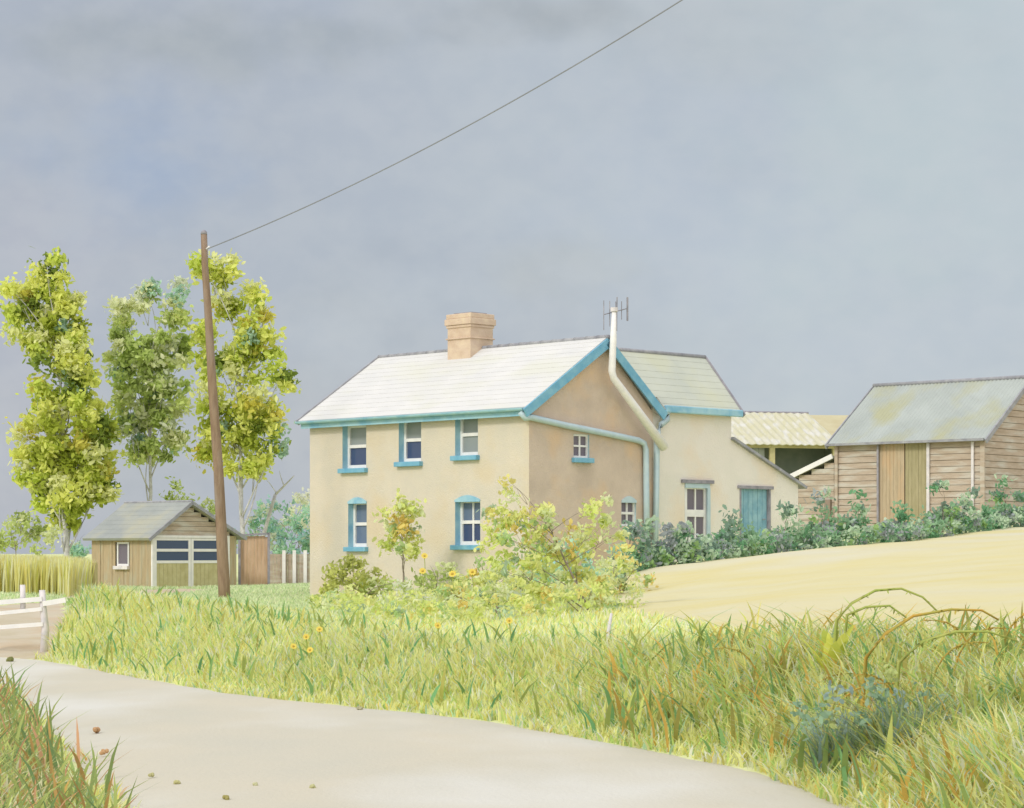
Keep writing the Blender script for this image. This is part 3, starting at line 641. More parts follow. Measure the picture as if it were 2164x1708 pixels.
# ochre roof beyond
S0 = ((1690-CX)*102/FX, 102.0); SFm = Frame(S0, (1, .1), (.1, -1))
fs = empty('far_shed', (S0[0], S0[1], 2.5), 'ochre roofed shed just showing behind the barn roof verge', 'shed')
z_a = P(1750, 930, 102).z; z_b = P(1750, 878, 104).z
mb = MB(); SFm.wall(mb, 0, 3.2, 1.5, z_a+.1); SFm.wall(mb, 0, 3.2, 1.5, z_a+.1, (), -5)
for a in (0, 3.2): mb.face([SFm.pt(a, 1.5), SFm.pt(a, 1.5, -5), SFm.pt(a, z_a+.1, -5), SFm.pt(a, z_b, -2.5), SFm.pt(a, z_a+.1)])
mb.build('wall', M['wood'], fs)
mb = MB(); slab(mb, [SFm.pt(-.2, z_a, .2), SFm.pt(3.4, z_a, .2), SFm.pt(3.4, z_b+.05, -2.5), SFm.pt(-.2, z_b+.05, -2.5)]); slab(mb, [SFm.pt(-.2, z_a, -5.2), SFm.pt(3.4, z_a, -5.2), SFm.pt(3.4, z_b+.05, -2.5), SFm.pt(-.2, z_b+.05, -2.5)]); mb.build('roof', M['ochre'], fs)

# ------------------------------------------------------------------ garage
lg = Vector((-.766, .643, 0)); gg = Vector((.643, .766, 0)); G0 = ((320-CX)*84/FX, 84.0)
GS = Frame(G0, lg, (-gg.x, -gg.y)); GF = Frame(G0, gg, (-lg.x, -lg.y))
gar = empty('garage', (G0[0], G0[1], .55), 'timber garage with grey roof and glazed double doors', 'garage')
GW, GL, GZB, GE, GR, GAP = 4.12, 3.25, .1, 2.45, 3.6, 1.75
def planks(mb, fr, a0, a1, z0, z1, w_=.17, hole=None, d=0.0):
    n = max(1, round((a1-a0)/w_)); 
    for k in range(n):
        x0 = a0+(a1-a0)*k/n; x1 = a0+(a1-a0)*(k+.95)/n; j = random.uniform(0, .02)
        rs = [(z0, z1)]
        if hole and x1 > hole[0] and x0 < hole[1]: rs = [(z0, hole[2]), (hole[3], z1)]
        for q0, q1 in rs: fr.box(mb, x0, x1, q0, q1, d-.06, d+j)
wh = rect(GS, 247, 1146, 272, 1196)
mb = MB(); planks(mb, GS, .02, GL, GZB, GE, .16, wh); mb.build('side_wall', M['shed'], gar)
window(gar, GS, wh, .05, 1, 1, ('pane_violet',), fw=.06, sillc='offwhite', reveal=False, label='narrow dark side window of the garage')
mb = MB(); z = GE
while z < GR-.1:
    zz = min(z+.17, GR); f = (zz-GE)/(GR-GE)
    GF.box(mb, GAP*f, GW-(GW-GAP)*f, z, zz-.012, -.06, random.uniform(0, .02)); z = zz
mb.build('gable_wall', M['wood'], gar)
mb = MB(); planks(mb, GF, 3.72, GW, GZB, GE, .16); mb.build('front_wall', M['shed'], gar)
mb = MB(); GS.wall(mb, 0, GL, GZB, GE, (), -GW); mb.face([GF.pt(0, GZB, -GL), GF.pt(GW, GZB, -GL), GF.pt(GW, GE, -GL), GF.pt(GAP, GR, -GL), GF.pt(0, GE, -GL)]); mb.build('rear_wall', M['shed'], gar)
mb = MB(); GF.box(mb, 0, .1, GZB, GE, -.04, .05); GF.box(mb, 3.64, 3.74, GZB, GE, -.04, .05); GF.box(mb, .1, 3.64, GE-.09, GE, -.04, .048); mb.build('door_frame', M['white'], gar)
for (x0, x1) in ((.11, 1.85), (1.87, 3.63)):
    mb = MB(); fwid = .11; zb, zt2 = GZB, GE-.1; zm = GE-.95
    GF.box(mb, x0, x0+fwid, zb, zt2, -.03, .03); GF.box(mb, x1-fwid, x1, zb, zt2, -.03, .03)
    for zc, hh in ((zt2-.04, .08), (zm+.42, .1), (zm, .1), (zb+.05, .1)): GF.box(mb, x0+fwid, x1-fwid, zc-hh/2, zc+hh/2, -.03, .028)
    d = mb.build('door', M['white'], gar)
    mb = MB(); mb.face([GF.pt(x0+.05, zm, 0), GF.pt(x1-.05, zm, 0), GF.pt(x1-.05, zt2, 0), GF.pt(x0+.05, zt2, 0)]); mb.build('pane', M['pane_navy'], d)
    mb = MB(); n = 8
    for k in range(n): GF.box(mb, x0+.05+(x1-x0-.1)*k/n, x0+.05+(x1-x0-.1)*(k+.95)/n, zb, zm, -.02, .006)
    mb.build('panel', M['khaki'], d)
def groof(t, s): return GF.pt(t, GR+.08-(GR-GE)*((GAP-t)/GAP if t < GAP else (t-GAP)/(GW-GAP)), -s)
rf = tiled(-.28, GAP, -.2, GL+.2, 8, 'slate_garage', 'roof', gar, groof)
tiled(GW+.28, GAP, -.2, GL+.2, 8, 'slate_garage', 'roof', gar, groof)
mb = MB(); mb.tube([groof(GAP, -.22), groof(GAP, GL+.22)], .05, 6); mb.build('ridge_cap', M['ridge'], rf)
for a, b in ((-.3, GAP), (GAP, GW+.3)):
    mb = MB(); mb.beam(groof(a, -.23)-Vector((0, 0, .05)), groof(b, -.23)-Vector((0, 0, .05)), .04, .12); mb.build('bargeboard', M['ridge'], gar)

# ------------------------------------------------------------------ fences, pole, wire
def px_pt(u, v, y): return P(u, v, y)
t = empty('board_fence', on(535, 90), 'tall pinkish brown board panel right of the pole', 'fence')
mb = MB()
for k in range(8):
    u0 = 508+k*7.4; p = P(u0, 1134, 90); q = P(u0+7, 1134, 90); h = random.uniform(-.03, .03)
    mb.hexa([(p.x, 90, .2), (q.x, 90, .2), (q.x, 90.04, .2), (p.x, 90.04, .2)], [(p.x, 90, p.z+h), (q.x, 90, p.z+h), (q.x, 90.04, p.z+h), (p.x, 90.04, p.z+h)])
mb.build('panel', mottled('pink_boards', srgb(206, 176, 150), srgb(186, 154, 124), 2, stretch=(4, 4, .6)), t)
for u in (506, 568):
    mb = MB(); mb.beam(P(u, 1126, 89.9)*1, Vector((P(u, 0, 89.9).x, 89.9, .1)), .09, .09, (0, 1, 0)); mb.build('post', M['lead'], t)
mb = MB(); mb.beam(P(506, 1131, 89.88), P(570, 1128, 89.88), .05, .07); mb.build('rail', M['lead'], t)
t = empty('low_fence', on(615, 92), 'low brown boarded fence with white posts beside the farmhouse', 'fence')
mb = MB()
for k in range(13):
    u0 = 570+k*7.6; p = P(u0, 1171, 92); q = P(u0+7, 1171, 92)
    mb.hexa([(p.x, 92, .2), (q.x, 92, .2), (q.x, 92.04, .2), (p.x, 92.04, .2)], [(p.x, 92, p.z), (q.x, 92, p.z), (q.x, 92.04, p.z), (p.x, 92.04, p.z)])
mb.build('panel', M['wood'], t)
for u in (600, 622, 645):
    mb = MB(); mb.beam(P(u, 1163, 91.9), Vector((P(u, 0, 91.9).x, 91.9, .1)), .13, .1, (0, 1, 0)); mb.build('post', M['white'], t)
# low tan wall left of the garage
t = MB(); n = 16
bot, topv = [], []
for k in range(n):
    u0 = 108+90*k/n; u1 = 108+90*(k+1)/n; f = k/n
    v0 = 1222-34*min(1, f*3.0)+2*math.sin(k)
    p = P(u0, v0, 78-.3*f); q = P(u1, v0, 78-.3*f)
    t.hexa([(p.x, 78, .2), (q.x-.004, 78, .2), (q.x-.004, 78.5, .2), (p.x, 78.5, .2)], [(p.x, 78, p.z), (q.x-.004, 78, p.z), (q.x-.004, 78.5, p.z), (p.x, 78.5, p.z)])
tag(t.build('low_wall', mottled('tan_wall', srgb(196, 182, 134), srgb(178, 166, 118), 1.5)), 'low olive tan wall between the golden crop and the garage', 'wall')
# white field gate
gt = empty('white_gate', on(92, 43), 'white timber rail gate at the far end of the road', 'gate')
def gp(u, v): return P(u, v, 43)
mb = MB(); mb.tube([Vector((gp(92, 0).x, 43, -.1)), gp(96, 1330), gp(91, 1280), gp(89, 1247)], [.075, .07, .06, .055], 8); mb.build('post', M['offwhite'], gt, True)
mb = MB(); mb.tube([gp(48, 1292)+Vector((0, .03, 0)), gp(47, 1236)+Vector((0, .03, 0))], .05, 8); mb.build('upright', M['offwhite'], gt, True)
for a, b, w_ in (((-60, 1278), (90, 1266), .075), ((-60, 1302), (90, 1287), .06), ((-60, 1330), (92, 1319), .065), ((92, 1276), (140, 1268), .08)):
    mb = MB(); mb.beam(gp(*a)+Vector((0, -.06, 0)), gp(*b)+Vector((0, -.06, 0)), .04, w_*1.15); mb.build('rail', M['white'], gt)
mb = MB(); mb.beam(Vector((gp(-55, 0).x, 43, -.1)), gp(-55, 1250), .12, .12, (0, 1, 0)); mb.build('post', M['offwhite'], gt)
# pole
pl = empty('utility_pole', on(476, 64), 'tall brown wooden pole leaning slightly left before the garage', 'pole')
pb = on(476, 64)
pts = [Vector((P(476, 0, 64).x, 64, pb.z-.5)), P(473, 1230, 64), P(462, 1000, 64), P(449, 820, 64), P(441, 680, 64), P(433, 560, 64), P(431, 494, 64)]
mb = MB(); mb.tube(pts, [.165, .16, .135, .12, .105, .09, .085], 12); mb.build('shaft', M['pole'], pl, True)
mb = MB(); c = P(431, 494, 64); mb.tube([c-Vector((0, 0, .02)), c+Vector((0, 0, .05)), c+Vector((0, 0, .1))], [.09, .08, .03], 12); mb.build('cap', M['lead'], pl, True)
mb = MB(); c = P(436, 526, 63.9); mb.tube([c, c+Vector((.06, -.12, 0)), c+Vector((.1, -.2, .03))], [.02, .035, .03], 8); mb.build('insulator', M['white'], pl, True)
wa = P(438, 526, 63.7); wb_ = P(2330, -620, 45.0)
mb = MB(); n = 60
mb.tube([wa.lerp(wb_, k/n)-Vector((0, 0, 0.9*4*(k/n)*(1-k/n))) for k in range(n+1)], .016, 5)
tag(mb.build('overhead_wire', M['wire']), 'thin overhead wire running from the pole up to the right', 'wire')

# ------------------------------------------------------------------ garden shrubs
bush('sapling', 'slender yellow leaved sapling against the cream wall between lower windows', 855, 62.6, [(838, 1075, 34, 28), (872, 1090, 28, 36), (826, 1112, 34, 30), (862, 1130, 32, 30), (818, 1150, 22, 18), (880, 1165, 16, 16), (850, 1170, 20, 16)], 'yellow', .085, .24, .9, 24, cat='sapling', tr=.035, shell=.2)
bush('flowering_shrub', 'large straggly yellow green shrub by the gable corner', 1250, 42, [(1082, 1030, 22, 24), (1050, 1085, 36, 30), (1100, 1110, 48, 34), (1055, 1140, 42, 30), (1150, 1090, 36, 30), (1170, 1150, 62, 40), (1262, 1080, 40, 36), (1245, 1130, 48, 36), (1110, 1185, 56, 36), (1215, 1205, 62, 44), (1300, 1140, 26, 30), (1060, 1215, 50, 26), (1165, 1250, 60, 32), (1260, 1240, 46, 34)], 'yellow', .056, .18, 1.05, 24, cat='shrub', tr=.03, shell=.15)
bush('dome_bush', 'olive bush with knobbly top under the farmhouse left corner', 742, 54, [(706, 1222, 24, 28), (748, 1210, 28, 36), (790, 1232, 22, 26), (730, 1256, 56, 30), (782, 1268, 40, 26)], 'olive', .06, .2, 1.3, 30)
bush('dome_bush', 'grey green mounded bush right of the olive bush', 850, 50, [(835, 1270, 44, 32), (880, 1282, 46, 28), (915, 1280, 30, 30)], 'grey', .06, .2, 1.3, 30)
bush('dome_bush', 'lime bush between grey mound and yellow shrub', 985, 48, [(945, 1262, 28, 30), (990, 1268, 44, 28), (1035, 1270, 40, 26)], 'yellow', .055, .2, 1.0, 28)
bush('border_shrub', 'soft pale shrub under the gap between the sapling and the wide window', 930, 52, [(885, 1240, 40, 30), (925, 1222, 40, 34), (965, 1238, 40, 32), (905, 1262, 60, 24)], 'bush', .06, .2, .95, 26, cat='shrub')
bush('border_shrub', 'yellow shrub at the wall foot directly under the wide lower window', 1015, 50, [(990, 1232, 36, 30), (1030, 1212, 38, 36), (1065, 1232, 36, 34), (1020, 1262, 60, 26)], 'yellow', .06, .2, .95, 26, cat='shrub')
bush('border_shrub', 'low soft shrub left of the sapling foot, beside the olive bush', 812, 53, [(800, 1250, 34, 24), (830, 1242, 34, 28), (680, 1270, 26, 20)], 'bush', .06, .2, .95, 26, cat='shrub')
bush('border_shrub', 'pale yellow green shrub low at the gable corner, left of the big straggly one', 1120, 46, [(1075, 1245, 46, 30), (1125, 1222, 44, 36), (1175, 1240, 40, 32)], 'bush', .06, .2, 1.0, 26, cat='shrub')
bush('border_shrub', 'blue green shrub showing through the middle of the straggly yellow one', 1195, 47, [(1150, 1212, 44, 32), (1200, 1180, 48, 34), (1235, 1222, 44, 34)], 'teal', .06, .2, 1.0, 26, cat='shrub')
bush('border_shrub', 'yellow green shrub linking the straggly one to the dark hedge', 1325, 49, [(1300, 1190, 34, 36), (1340, 1215, 40, 34), (1295, 1235, 44, 32), (1250, 1262, 46, 26)], 'yellow', .055, .2, .95, 26, cat='shrub')
bush('border_shrub', 'green low shrub right of the lime bush under the wide window', 1060, 43, [(1040, 1270, 40, 28), (1085, 1276, 40, 26), (1010, 1262, 30, 26)], 'pale', .055, .19, 1.0, 26, cat='shrub')
HL_ = [(1200, 52), (1310, 55), (1600, 60), (1900, 66), (2164, 72), (2300, 75)]
def hy(u): return float(np.interp(u, [p[0] for p in HL_], [p[1] for p in HL_]))
hs = [
 (1335, 1085, 34, 'green shrub left of the two blue downpipes foot'), (1372, 1082, 34, 'shrub growing straight up the two blue downpipes'), (1418, 1110, 38, 'round shrub just left of the white glazed door'),
 (1448, 1095, 26, 'slim shrub touching the left side of the white door'), (1482, 1120, 30, 'low shrub directly below the white glazed door'), (1520, 1128, 28, 'low grey shrub right of the white glazed door'),
 (1545, 1070, 24, 'taller shrub standing between white and blue doors'), (1590, 1120, 32, 'low dark shrub directly below the blue door'), (1625, 1126, 24, 'small shrub at the right jamb of the blue door'),
 (1662, 1045, 30, 'tall shrub at the low corner of the lean-to'), (1700, 1118, 32, 'grey spreading shrub below the small boarded lean-to'), (1742, 1030, 26, 'pointed shrub before the brown corner post of the boarded lean-to'),
 (1778, 1100, 30, 'low shrub at the left corner of the barn'), (1822, 1045, 32, 'dark bushy shrub left of the barn doors'), (1868, 1104, 30, 'low olive shrub under the left barn door'),
 (1908, 1072, 30, 'shrub before the joint of the two barn doors'), (1950, 1092, 28, 'low bright shrub under the right barn door'), (1990, 1010, 28, 'tall pale shrub right of the barn doors'),
 (2042, 1030, 32, 'shrub against the right end of the barn front'), (2090, 1070, 34, 'low shrub at the near corner of the barn'), (2122, 1015, 26, 'tall dark shrub before the barn gable'), (2158, 1035, 26, 'shrub cut by the right edge before the barn gable')]
for u, vt, wd, lb in hs:
    y = hy(u)+random.uniform(-.3, .6); b = on(u, y); vb = HZ+(EYE-b.z)*FX/y; h = vb-vt
    bl = [(u, vb-h*.22, wd*1.12, h*.28), (u+random.uniform(-.3, .3)*wd, vb-h*.5, wd*.72, h*.25), (u+random.uniform(-.25, .25)*wd, vb-h*.8, wd*.42, h*.22), (u+random.choice((-1, 1))*wd*.7, vb-h*.3, wd*.5, h*.22)]
    bush('hedge_shrub', lb, u, y, bl, 'hedge', .075, .24, .95, 26, cat='shrub', group='shrubs along the top of the golden field', tr=.03)
# low growth along the hedge bottom
bl = []
for u in np.arange(1290, 2240, 16):
    y = hy(u)-.5; b = on(u, y); bl.append(((b.x, b.y, b.z+.2), (.34, .32, .34)))
o = crown('hedge_bottom', bl, 'hedge', None, .06, .22, 1.0, 26); tag(o, 'low grey green growth along the foot of the shrub row', 'undergrowth', kind='stuff')

# ------------------------------------------------------------------ grass
GK = (1.68, 1.64, 2.1)
def blades(name, pts, h, w_, lean, palette, label, cat, wts, parent=None, kind='stuff', gk=GK):
    N = len(pts); ang = rng.random(N)*2*math.pi; dirv = np.c_[np.cos(ang), np.sin(ang), np.zeros(N)]
    fa = ang+math.pi/2+rng.normal(size=N)*.4; side = np.c_[np.cos(fa), np.sin(fa), np.zeros(N)]
    V = np.zeros((N, 7, 3)); ts = [0, .38, .72, 1]
    for k, t in enumerate(ts):
        c = pts+dirv*(lean*h*t*t)[:, None]; c[:, 2] += h*(t-.35*lean*t*t)
        ww = (w_*[.75, 1, .72, 0][k])[:, None]
        if k < 3: V[:, 2*k] = c-side*ww/2; V[:, 2*k+1] = c+side*ww/2
        else: V[:, 6] = c
    c = np.minimum(np.array(palette)*np.array(gk), .82); wt = np.array(wts, float); cc = c[rng.choice(len(c), N, p=wt/wt.sum())]*(1+.1*rng.normal(size=(N, 1)))
    cc = np.clip(cc, .02, .85)
    C = np.repeat(cc[:, None], 7, 1)
    o = np_mesh(name, V, [(0, 1, 3, 2), (2, 3, 5, 4), (4, 5, 6)], M['grass'], parent, C)
    return tag(o, label, cat, kind=kind)
GP = [srgb(208, 212, 118), srgb(184, 198, 110), srgb(152, 174, 92), srgb(174, 168, 88), srgb(222, 214, 152), srgb(146, 172, 126), srgb(200, 168, 88)]
def scatter(n, x0, x1, y0, y1): return rng.uniform(x0, x1, n), rng.uniform(y0, y1, n)
def nz(x, y, s): return .5+.25*(np.sin(x*s+1.3*np.sin(y*s*.7))+np.sin(y*s*1.1+2+1.7*np.sin(x*s*.6)))
# bank
x, y = scatter(430000, -9, 9, 12, 52)
d = seg_dist(x, y, RR, False); ok = (~inside(x, y, ROAD) | (d < .16*nz(x, y, 3))) & ~inside(x, y, TRACK) & (d < 4.6+1.2*nz(x, y, .8)+7*sm((x+3.5)/2)) & ~inside(x, y, FIELD) & (x > -8.35-.05*(y-41)) & (np.abs(x) < .24*y)
ok &= rng.random(len(x)) < np.clip(1.15-d/7, .2, 1)*np.where(y > 33, .55, 1)
x, y, d = x[ok], y[ok], d[ok]
pts = np.c_[x, y, GZ(x, y)-.02]; N = len(x); big = sm((x-.5)/2.5)*sm((30-y)/8)
h = (.15+.18*rng.random(N)+.16*nz(x, y, 2.2))*(1+big*(.25+.9*nz(x+3, y, 1.5)**2))*(.45+.55*sm(d/.8))*(1-.5*sm((d-2)/1.5)*(1-big)); 
isr = big > .5
left = ~isr
blades('bank_grass', pts[left], h[left], .016+.014*rng.random(left.sum()), .25+.55*rng.random(left.sum()), GP, 'lime green meadow grass on the roadside bank', 'grass', [5, 3.4, 1.8, 1.2, 2.2, 1, .3])
blades('bank_grass', pts[isr], h[isr], .014+.014*rng.random(isr.sum()), .3+.7*rng.random(isr.sum()), GP, 'tall rank grass with straw and rust stalks at lower right', 'grass', [4, 3.4, 2.6, 2, 2.6, 1.2, 1.1])
print('bank blades', N)
# bold dark blades
def bold(n, x0, x1, y0, y1, hh, pal, wts, name, lab, maxd=3.5):
    x, y = scatter(n, x0, x1, y0, y1); dd = seg_dist(x, y, RR, False); ok = ~inside(x, y, ROAD) & (dd < maxd) & (x > -8.2-.05*(y-41)); x, y = x[ok], y[ok]
    blades(name, np.c_[x, y, GZ(x, y)], hh*(.6+.7*rng.random(len(x))), .03+.025*rng.random(len(x)), .2+.6*rng.random(len(x)), pal, lab, 'grass', wts, gk=(1.3, 1.25, 1.5))
bold(2300, -8, 3, 20, 44, .42, [srgb(120, 156, 92), srgb(148, 160, 84), srgb(104, 150, 96), srgb(180, 176, 96)], [2, 2, 1.2, 1], 'broad_grass', 'darker broad grass blades scattered over the bank')
bold(2500, 1, 8, 12, 26, .55, [srgb(130, 150, 80), srgb(150, 146, 76), srgb(112, 152, 92), srgb(190, 160, 78), srgb(176, 184, 98)], [2, 2, 1.5, 1, 2], 'broad_grass', 'broad olive and rust blades in the lower right corner', 4.5)
x, y = scatter(1500, .8, 7.5, 17.5, 27); ok = ~inside(x, y, ROAD) & (seg_dist(x, y, RR, False) > .5) & (seg_dist(x, y, RR, False) < 4.5) & ~inside(x, y, FIELD); x, y = x[ok], y[ok]
blades('arching_grass', np.c_[x, y, GZ(x, y)], .55+.4*rng.random(len(x)), .022+.014*rng.random(len(x)), .7+.6*rng.random(len(x)), [srgb(150, 172, 92), srgb(176, 178, 92), srgb(204, 168, 84), srgb(128, 162, 100), srgb(214, 190, 110)], 'long arching green and ochre grass at the right of the bank', 'grass', [3, 3, 1.6, 2, 1.4], gk=(1.4, 1.4, 1.6))
# left verge
LL = np.array(LEFT, float)
x, y = scatter(160000, -14, 0, 12, 40); d = seg_dist(x, y, LL, False); ok = (~inside(x, y, ROAD) | (d < .2*nz(x, y, 3))) & (d < 9) & (x < -1.2) & (y < 42) & (d < seg_dist(x, y, RR, False)); ok &= rng.random(len(x)) < sm(d/.9+.12)*np.where((d < 3.2) & (x > -.25*y-.3), 1, .35)
x, y, d = x[ok], y[ok], d[ok]; N = len(x)
blades('verge_grass', np.c_[x, y, GZ(x, y)-.02], (.2+.3*rng.random(N))*(.4+.6*sm(d/.9)), .014+.016*rng.random(N), .3+.6*rng.random(N), [srgb(150, 160, 96), srgb(170, 184, 104), srgb(124, 146, 88), srgb(200, 170, 130), srgb(176, 150, 84), srgb(196, 204, 150)], 'olive and rust grass of the near left verge', 'grass', [3, 2.4, 1.8, 1.8, 1.2, 1.6], gk=(1.6, 1.5, 1.8))
x, y = scatter(2600, -6.5, -1.5, 13, 31); d = seg_dist(x, y, LL, False); ok = ~inside(x, y, ROAD) & (d < 1.6) & (d > .12) & (d < seg_dist(x, y, RR, False)); x, y = x[ok], y[ok]; N = len(x)
blades('verge_tufts', np.c_[x, y, GZ(x, y)-.02], .34+.36*rng.random(N), .02+.016*rng.random(N), .25+.45*rng.random(N), [srgb(132, 150, 90), srgb(152, 166, 96), srgb(118, 144, 92), srgb(186, 146, 108), srgb(170, 140, 84)], 'tall green and rust grass tufts in the lower left corner', 'grass', [3, 2.4, 1.6, 1.8, 1.2], gk=(1.25, 1.2, 1.35))
# lawn
x, y = scatter(190000, -18, 4.5, 30, 98); ok = ~inside(x, y, ROAD) & ~inside(x, y, TRACK) & ~inside(x, y, FIELD) & (seg_dist(x, y, RR, False) > 3.4) & ((x < -2.5) | (y > 52)) & (x < 4); ok &= (y > 60) | (rng.random(len(x)) < .9); x, y = x[ok], y[ok]; N = len(x)
blades('lawn_grass', np.c_[x, y, GZ(x, y)-.01], .08+.11*rng.random(N), .022+.02*rng.random(N), .3+.5*rng.random(N), [srgb(196, 212, 164), srgb(178, 200, 140), srgb(206, 214, 172), srgb(166, 188, 140)], 'pale green lawn around garage and farmhouse', 'lawn', [3, 2, 2, 1], gk=(1.2, 1.15, 1.3))
# standing crop at far left
x, y = scatter(42000, -24, -11.2, 62, 80); ok = (x < -11.6-(y-62)*.14); x, y = x[ok], y[ok]; N = len(x)
blades('golden_crop', np.c_[x, y, GZ(x, y)-.02], .98+.22*rng.random(N), .04+.02*rng.random(N), .05+.12*rng.random(N), [srgb(222, 204, 124), srgb(226, 212, 150), srgb(206, 190, 104), srgb(200, 196, 96)], 'tall golden standing crop behind the white gate', 'crop', [4, 3, 2, .8], gk=(1.2, 1.3, 1.8))
# flower bed growth before the farmhouse
bl = []
for _ in range(80):
    u = random.uniform(690, 1330); yy = random.uniform(40, 56); b = on(u, yy); bl.append(((b.x, b.y, b.z+.22), (.35, .3, .26)))
tag(crown('flower_bed', bl, 'yellow', None, .045, .17, .8, 22), 'mixed yellow green border plants in front of the farmhouse', 'border', kind='stuff')

# ------------------------------------------------------------------ single plants
fl_ = [(897, 1175, 53, 'yellow flower highest above the border, right of the sapling stem'), (893, 1207, 50, 'yellow flower directly under the highest one'), (956, 1213, 47, 'yellow flower in the border below the wide lower window, left one'), (998, 1209, 47, 'yellow flower in the border directly below the wide lower window'), (1030, 1213, 47, 'yellow flower in the border nearest the yellow shrub'),
       (675, 1330, 31.5, 'largest yellow flower on the bank below the olive bush'), (647, 1346, 31.5, 'small yellow flower just left of the largest bank flower'), (620, 1366, 31, 'leftmost yellow flower on the grassy bank'), (655, 1374, 30.5, 'lowest yellow flower of the cluster on the bank'), (925, 1322, 30, 'yellow flower on the bank below the grey mounded bush'), (1076, 1312, 30, 'orange yellow flower on the bank below the yellow shrub')]
for u, v, y, lb in fl_:
    hd = P(u, v, y); b = on(u, y); 
    if hd.z < b.z+.1: hd.z = b.z+.3
    t = empty('yellow_flower', b, lb, 'flower', 'yellow flowers by the farmhouse')
    mb = MB(); mb.tube([b-Vector((0, 0, .05)), b.lerp(hd, .5)+Vector((.03, 0, 0)), hd], .009, 5); mb.build('stem', M['stem'], t)
    mb = MB(); r = .05 if y < 40 else .085; tilt = Vector((random.uniform(-.3, .3), -.8, .5)).normalized(); a = tilt.cross(Vector((0, 0, 1))).normalized(); c = tilt.cross(a)
    for k in range(10):
        th = 2*math.pi*k/10; e = a*math.cos(th)+c*math.sin(th); f = tilt.cross(e)
        mb.face([hd+e*.2*r, hd+e*.65*r+f*.26*r+tilt*.1*r, hd+e*r+tilt*.05*r, hd+e*.65*r-f*.26*r+tilt*.1*r])
    mb.build('petals', M['petal'], t)
    mb = MB(); mb.tube([hd-tilt*.01, hd+tilt*.15*r, hd+tilt*.3*r], [.3*r, .3*r, .12*r], 8); mb.build('disc', M['disc'], t)
# arching stems
ar = [([(1768, 1310), (1800, 1275), (1850, 1248), (1905, 1244), (1950, 1262), (1985, 1296)], 22, 'stem', 'highest arching green stem over the golden field'), ([(1790, 1300), (1830, 1283), (1880, 1280), (1915, 1305)], 22.5, 'stem', 'short arching stem tucked under the highest arch'),
      ([(1830, 1390), (1870, 1340), (1930, 1302), (2010, 1288), (2075, 1290), (2110, 1310)], 20, 'stem_rust', 'long rusty stem arching right above the straw grass'), ([(1900, 1400), (1950, 1355), (2020, 1335), (2090, 1335), (2150, 1355)], 19.5, 'stem', 'lowest arching stem at the right edge')]
for pl_, y, mt, lb in ar:
    p0 = P(*pl_[0], y); g = gz(p0.x, p0.y); pts = [Vector((p0.x-.06, y, g-.05)), Vector((p0.x-.03, y, (g+p0.z)/2))]+[P(*q, y+random.uniform(-.05, .05)) for q in pl_]
    n = len(pts); mb = MB(); mb.tube(pts, [.02-.012*k/(n-1) for k in range(n)], 6)
    for k in range(26):
        f = 2.2+(n-3.3)*random.random(); i = int(f); q = pts[i].lerp(pts[i+1], f-i); e = Vector((random.uniform(-1, 1), random.uniform(-1, 1), random.uniform(-.9, .2))).normalized()*.06
        s = Vector((e.y, -e.x, 0)).normalized()*.008; mb.face([q-s, q+e*.6-s, q+e, q+e*.6+s, q+s])
    tag(mb.build('arching_stem', M[mt], None, True), lb, 'stem', 'arching grass stems at the right')
for k in range(9):
    u0 = (1610, 1690, 1745, 1905, 1960, 2010, 2060, 2110, 2150)[k]; y = (22.6, 21.3, 20.2, 19.4, 20, 20.3, 20.7, 21, 21.3)[k]; b = on(u0, y); kk = y/FX
    sp_ = random.uniform(90, 170)*(1 if k % 3 else -1); hh = random.uniform(.55, .8); mb = MB(); pts = []
    for j in range(9):
        f = j/8; pts.append(b+Vector((sp_*kk*f*f, -.1*f, hh*(1.9*f-1.05*f*f))))
    mb.tube(pts, [.013-.009*j/8 for j in range(9)], 5)
    for j in range(40):
        f = 4+3.9*random.random(); i = int(f); q = pts[i].lerp(pts[i+1], f-i); e = Vector((random.uniform(-1, 1), random.uniform(-1, 1), random.uniform(-1, .5))).normalized()*.035; sd = Vector((e.y, -e.x, .01)).normalized()*.007
        mb.face([q-sd, q+e*.6-sd, q+e, q+e*.6+sd, q+sd])
    tag(mb.build('seed_stem', M['stem_rust'], None, True), 'rust brown drooping seed stem '+('leftmost, near the road edge', 'second from the left, above the dark tuft', 'just left of the loose blue green grass clump', 'just right of the thistle bush', 'under the lowest arching stem', 'right of the one under the lowest arch', 'fourth from the right edge end', 'last but one before the right edge', 'nearest the right edge')[k], 'stem', 'rusty seed stems at the right')
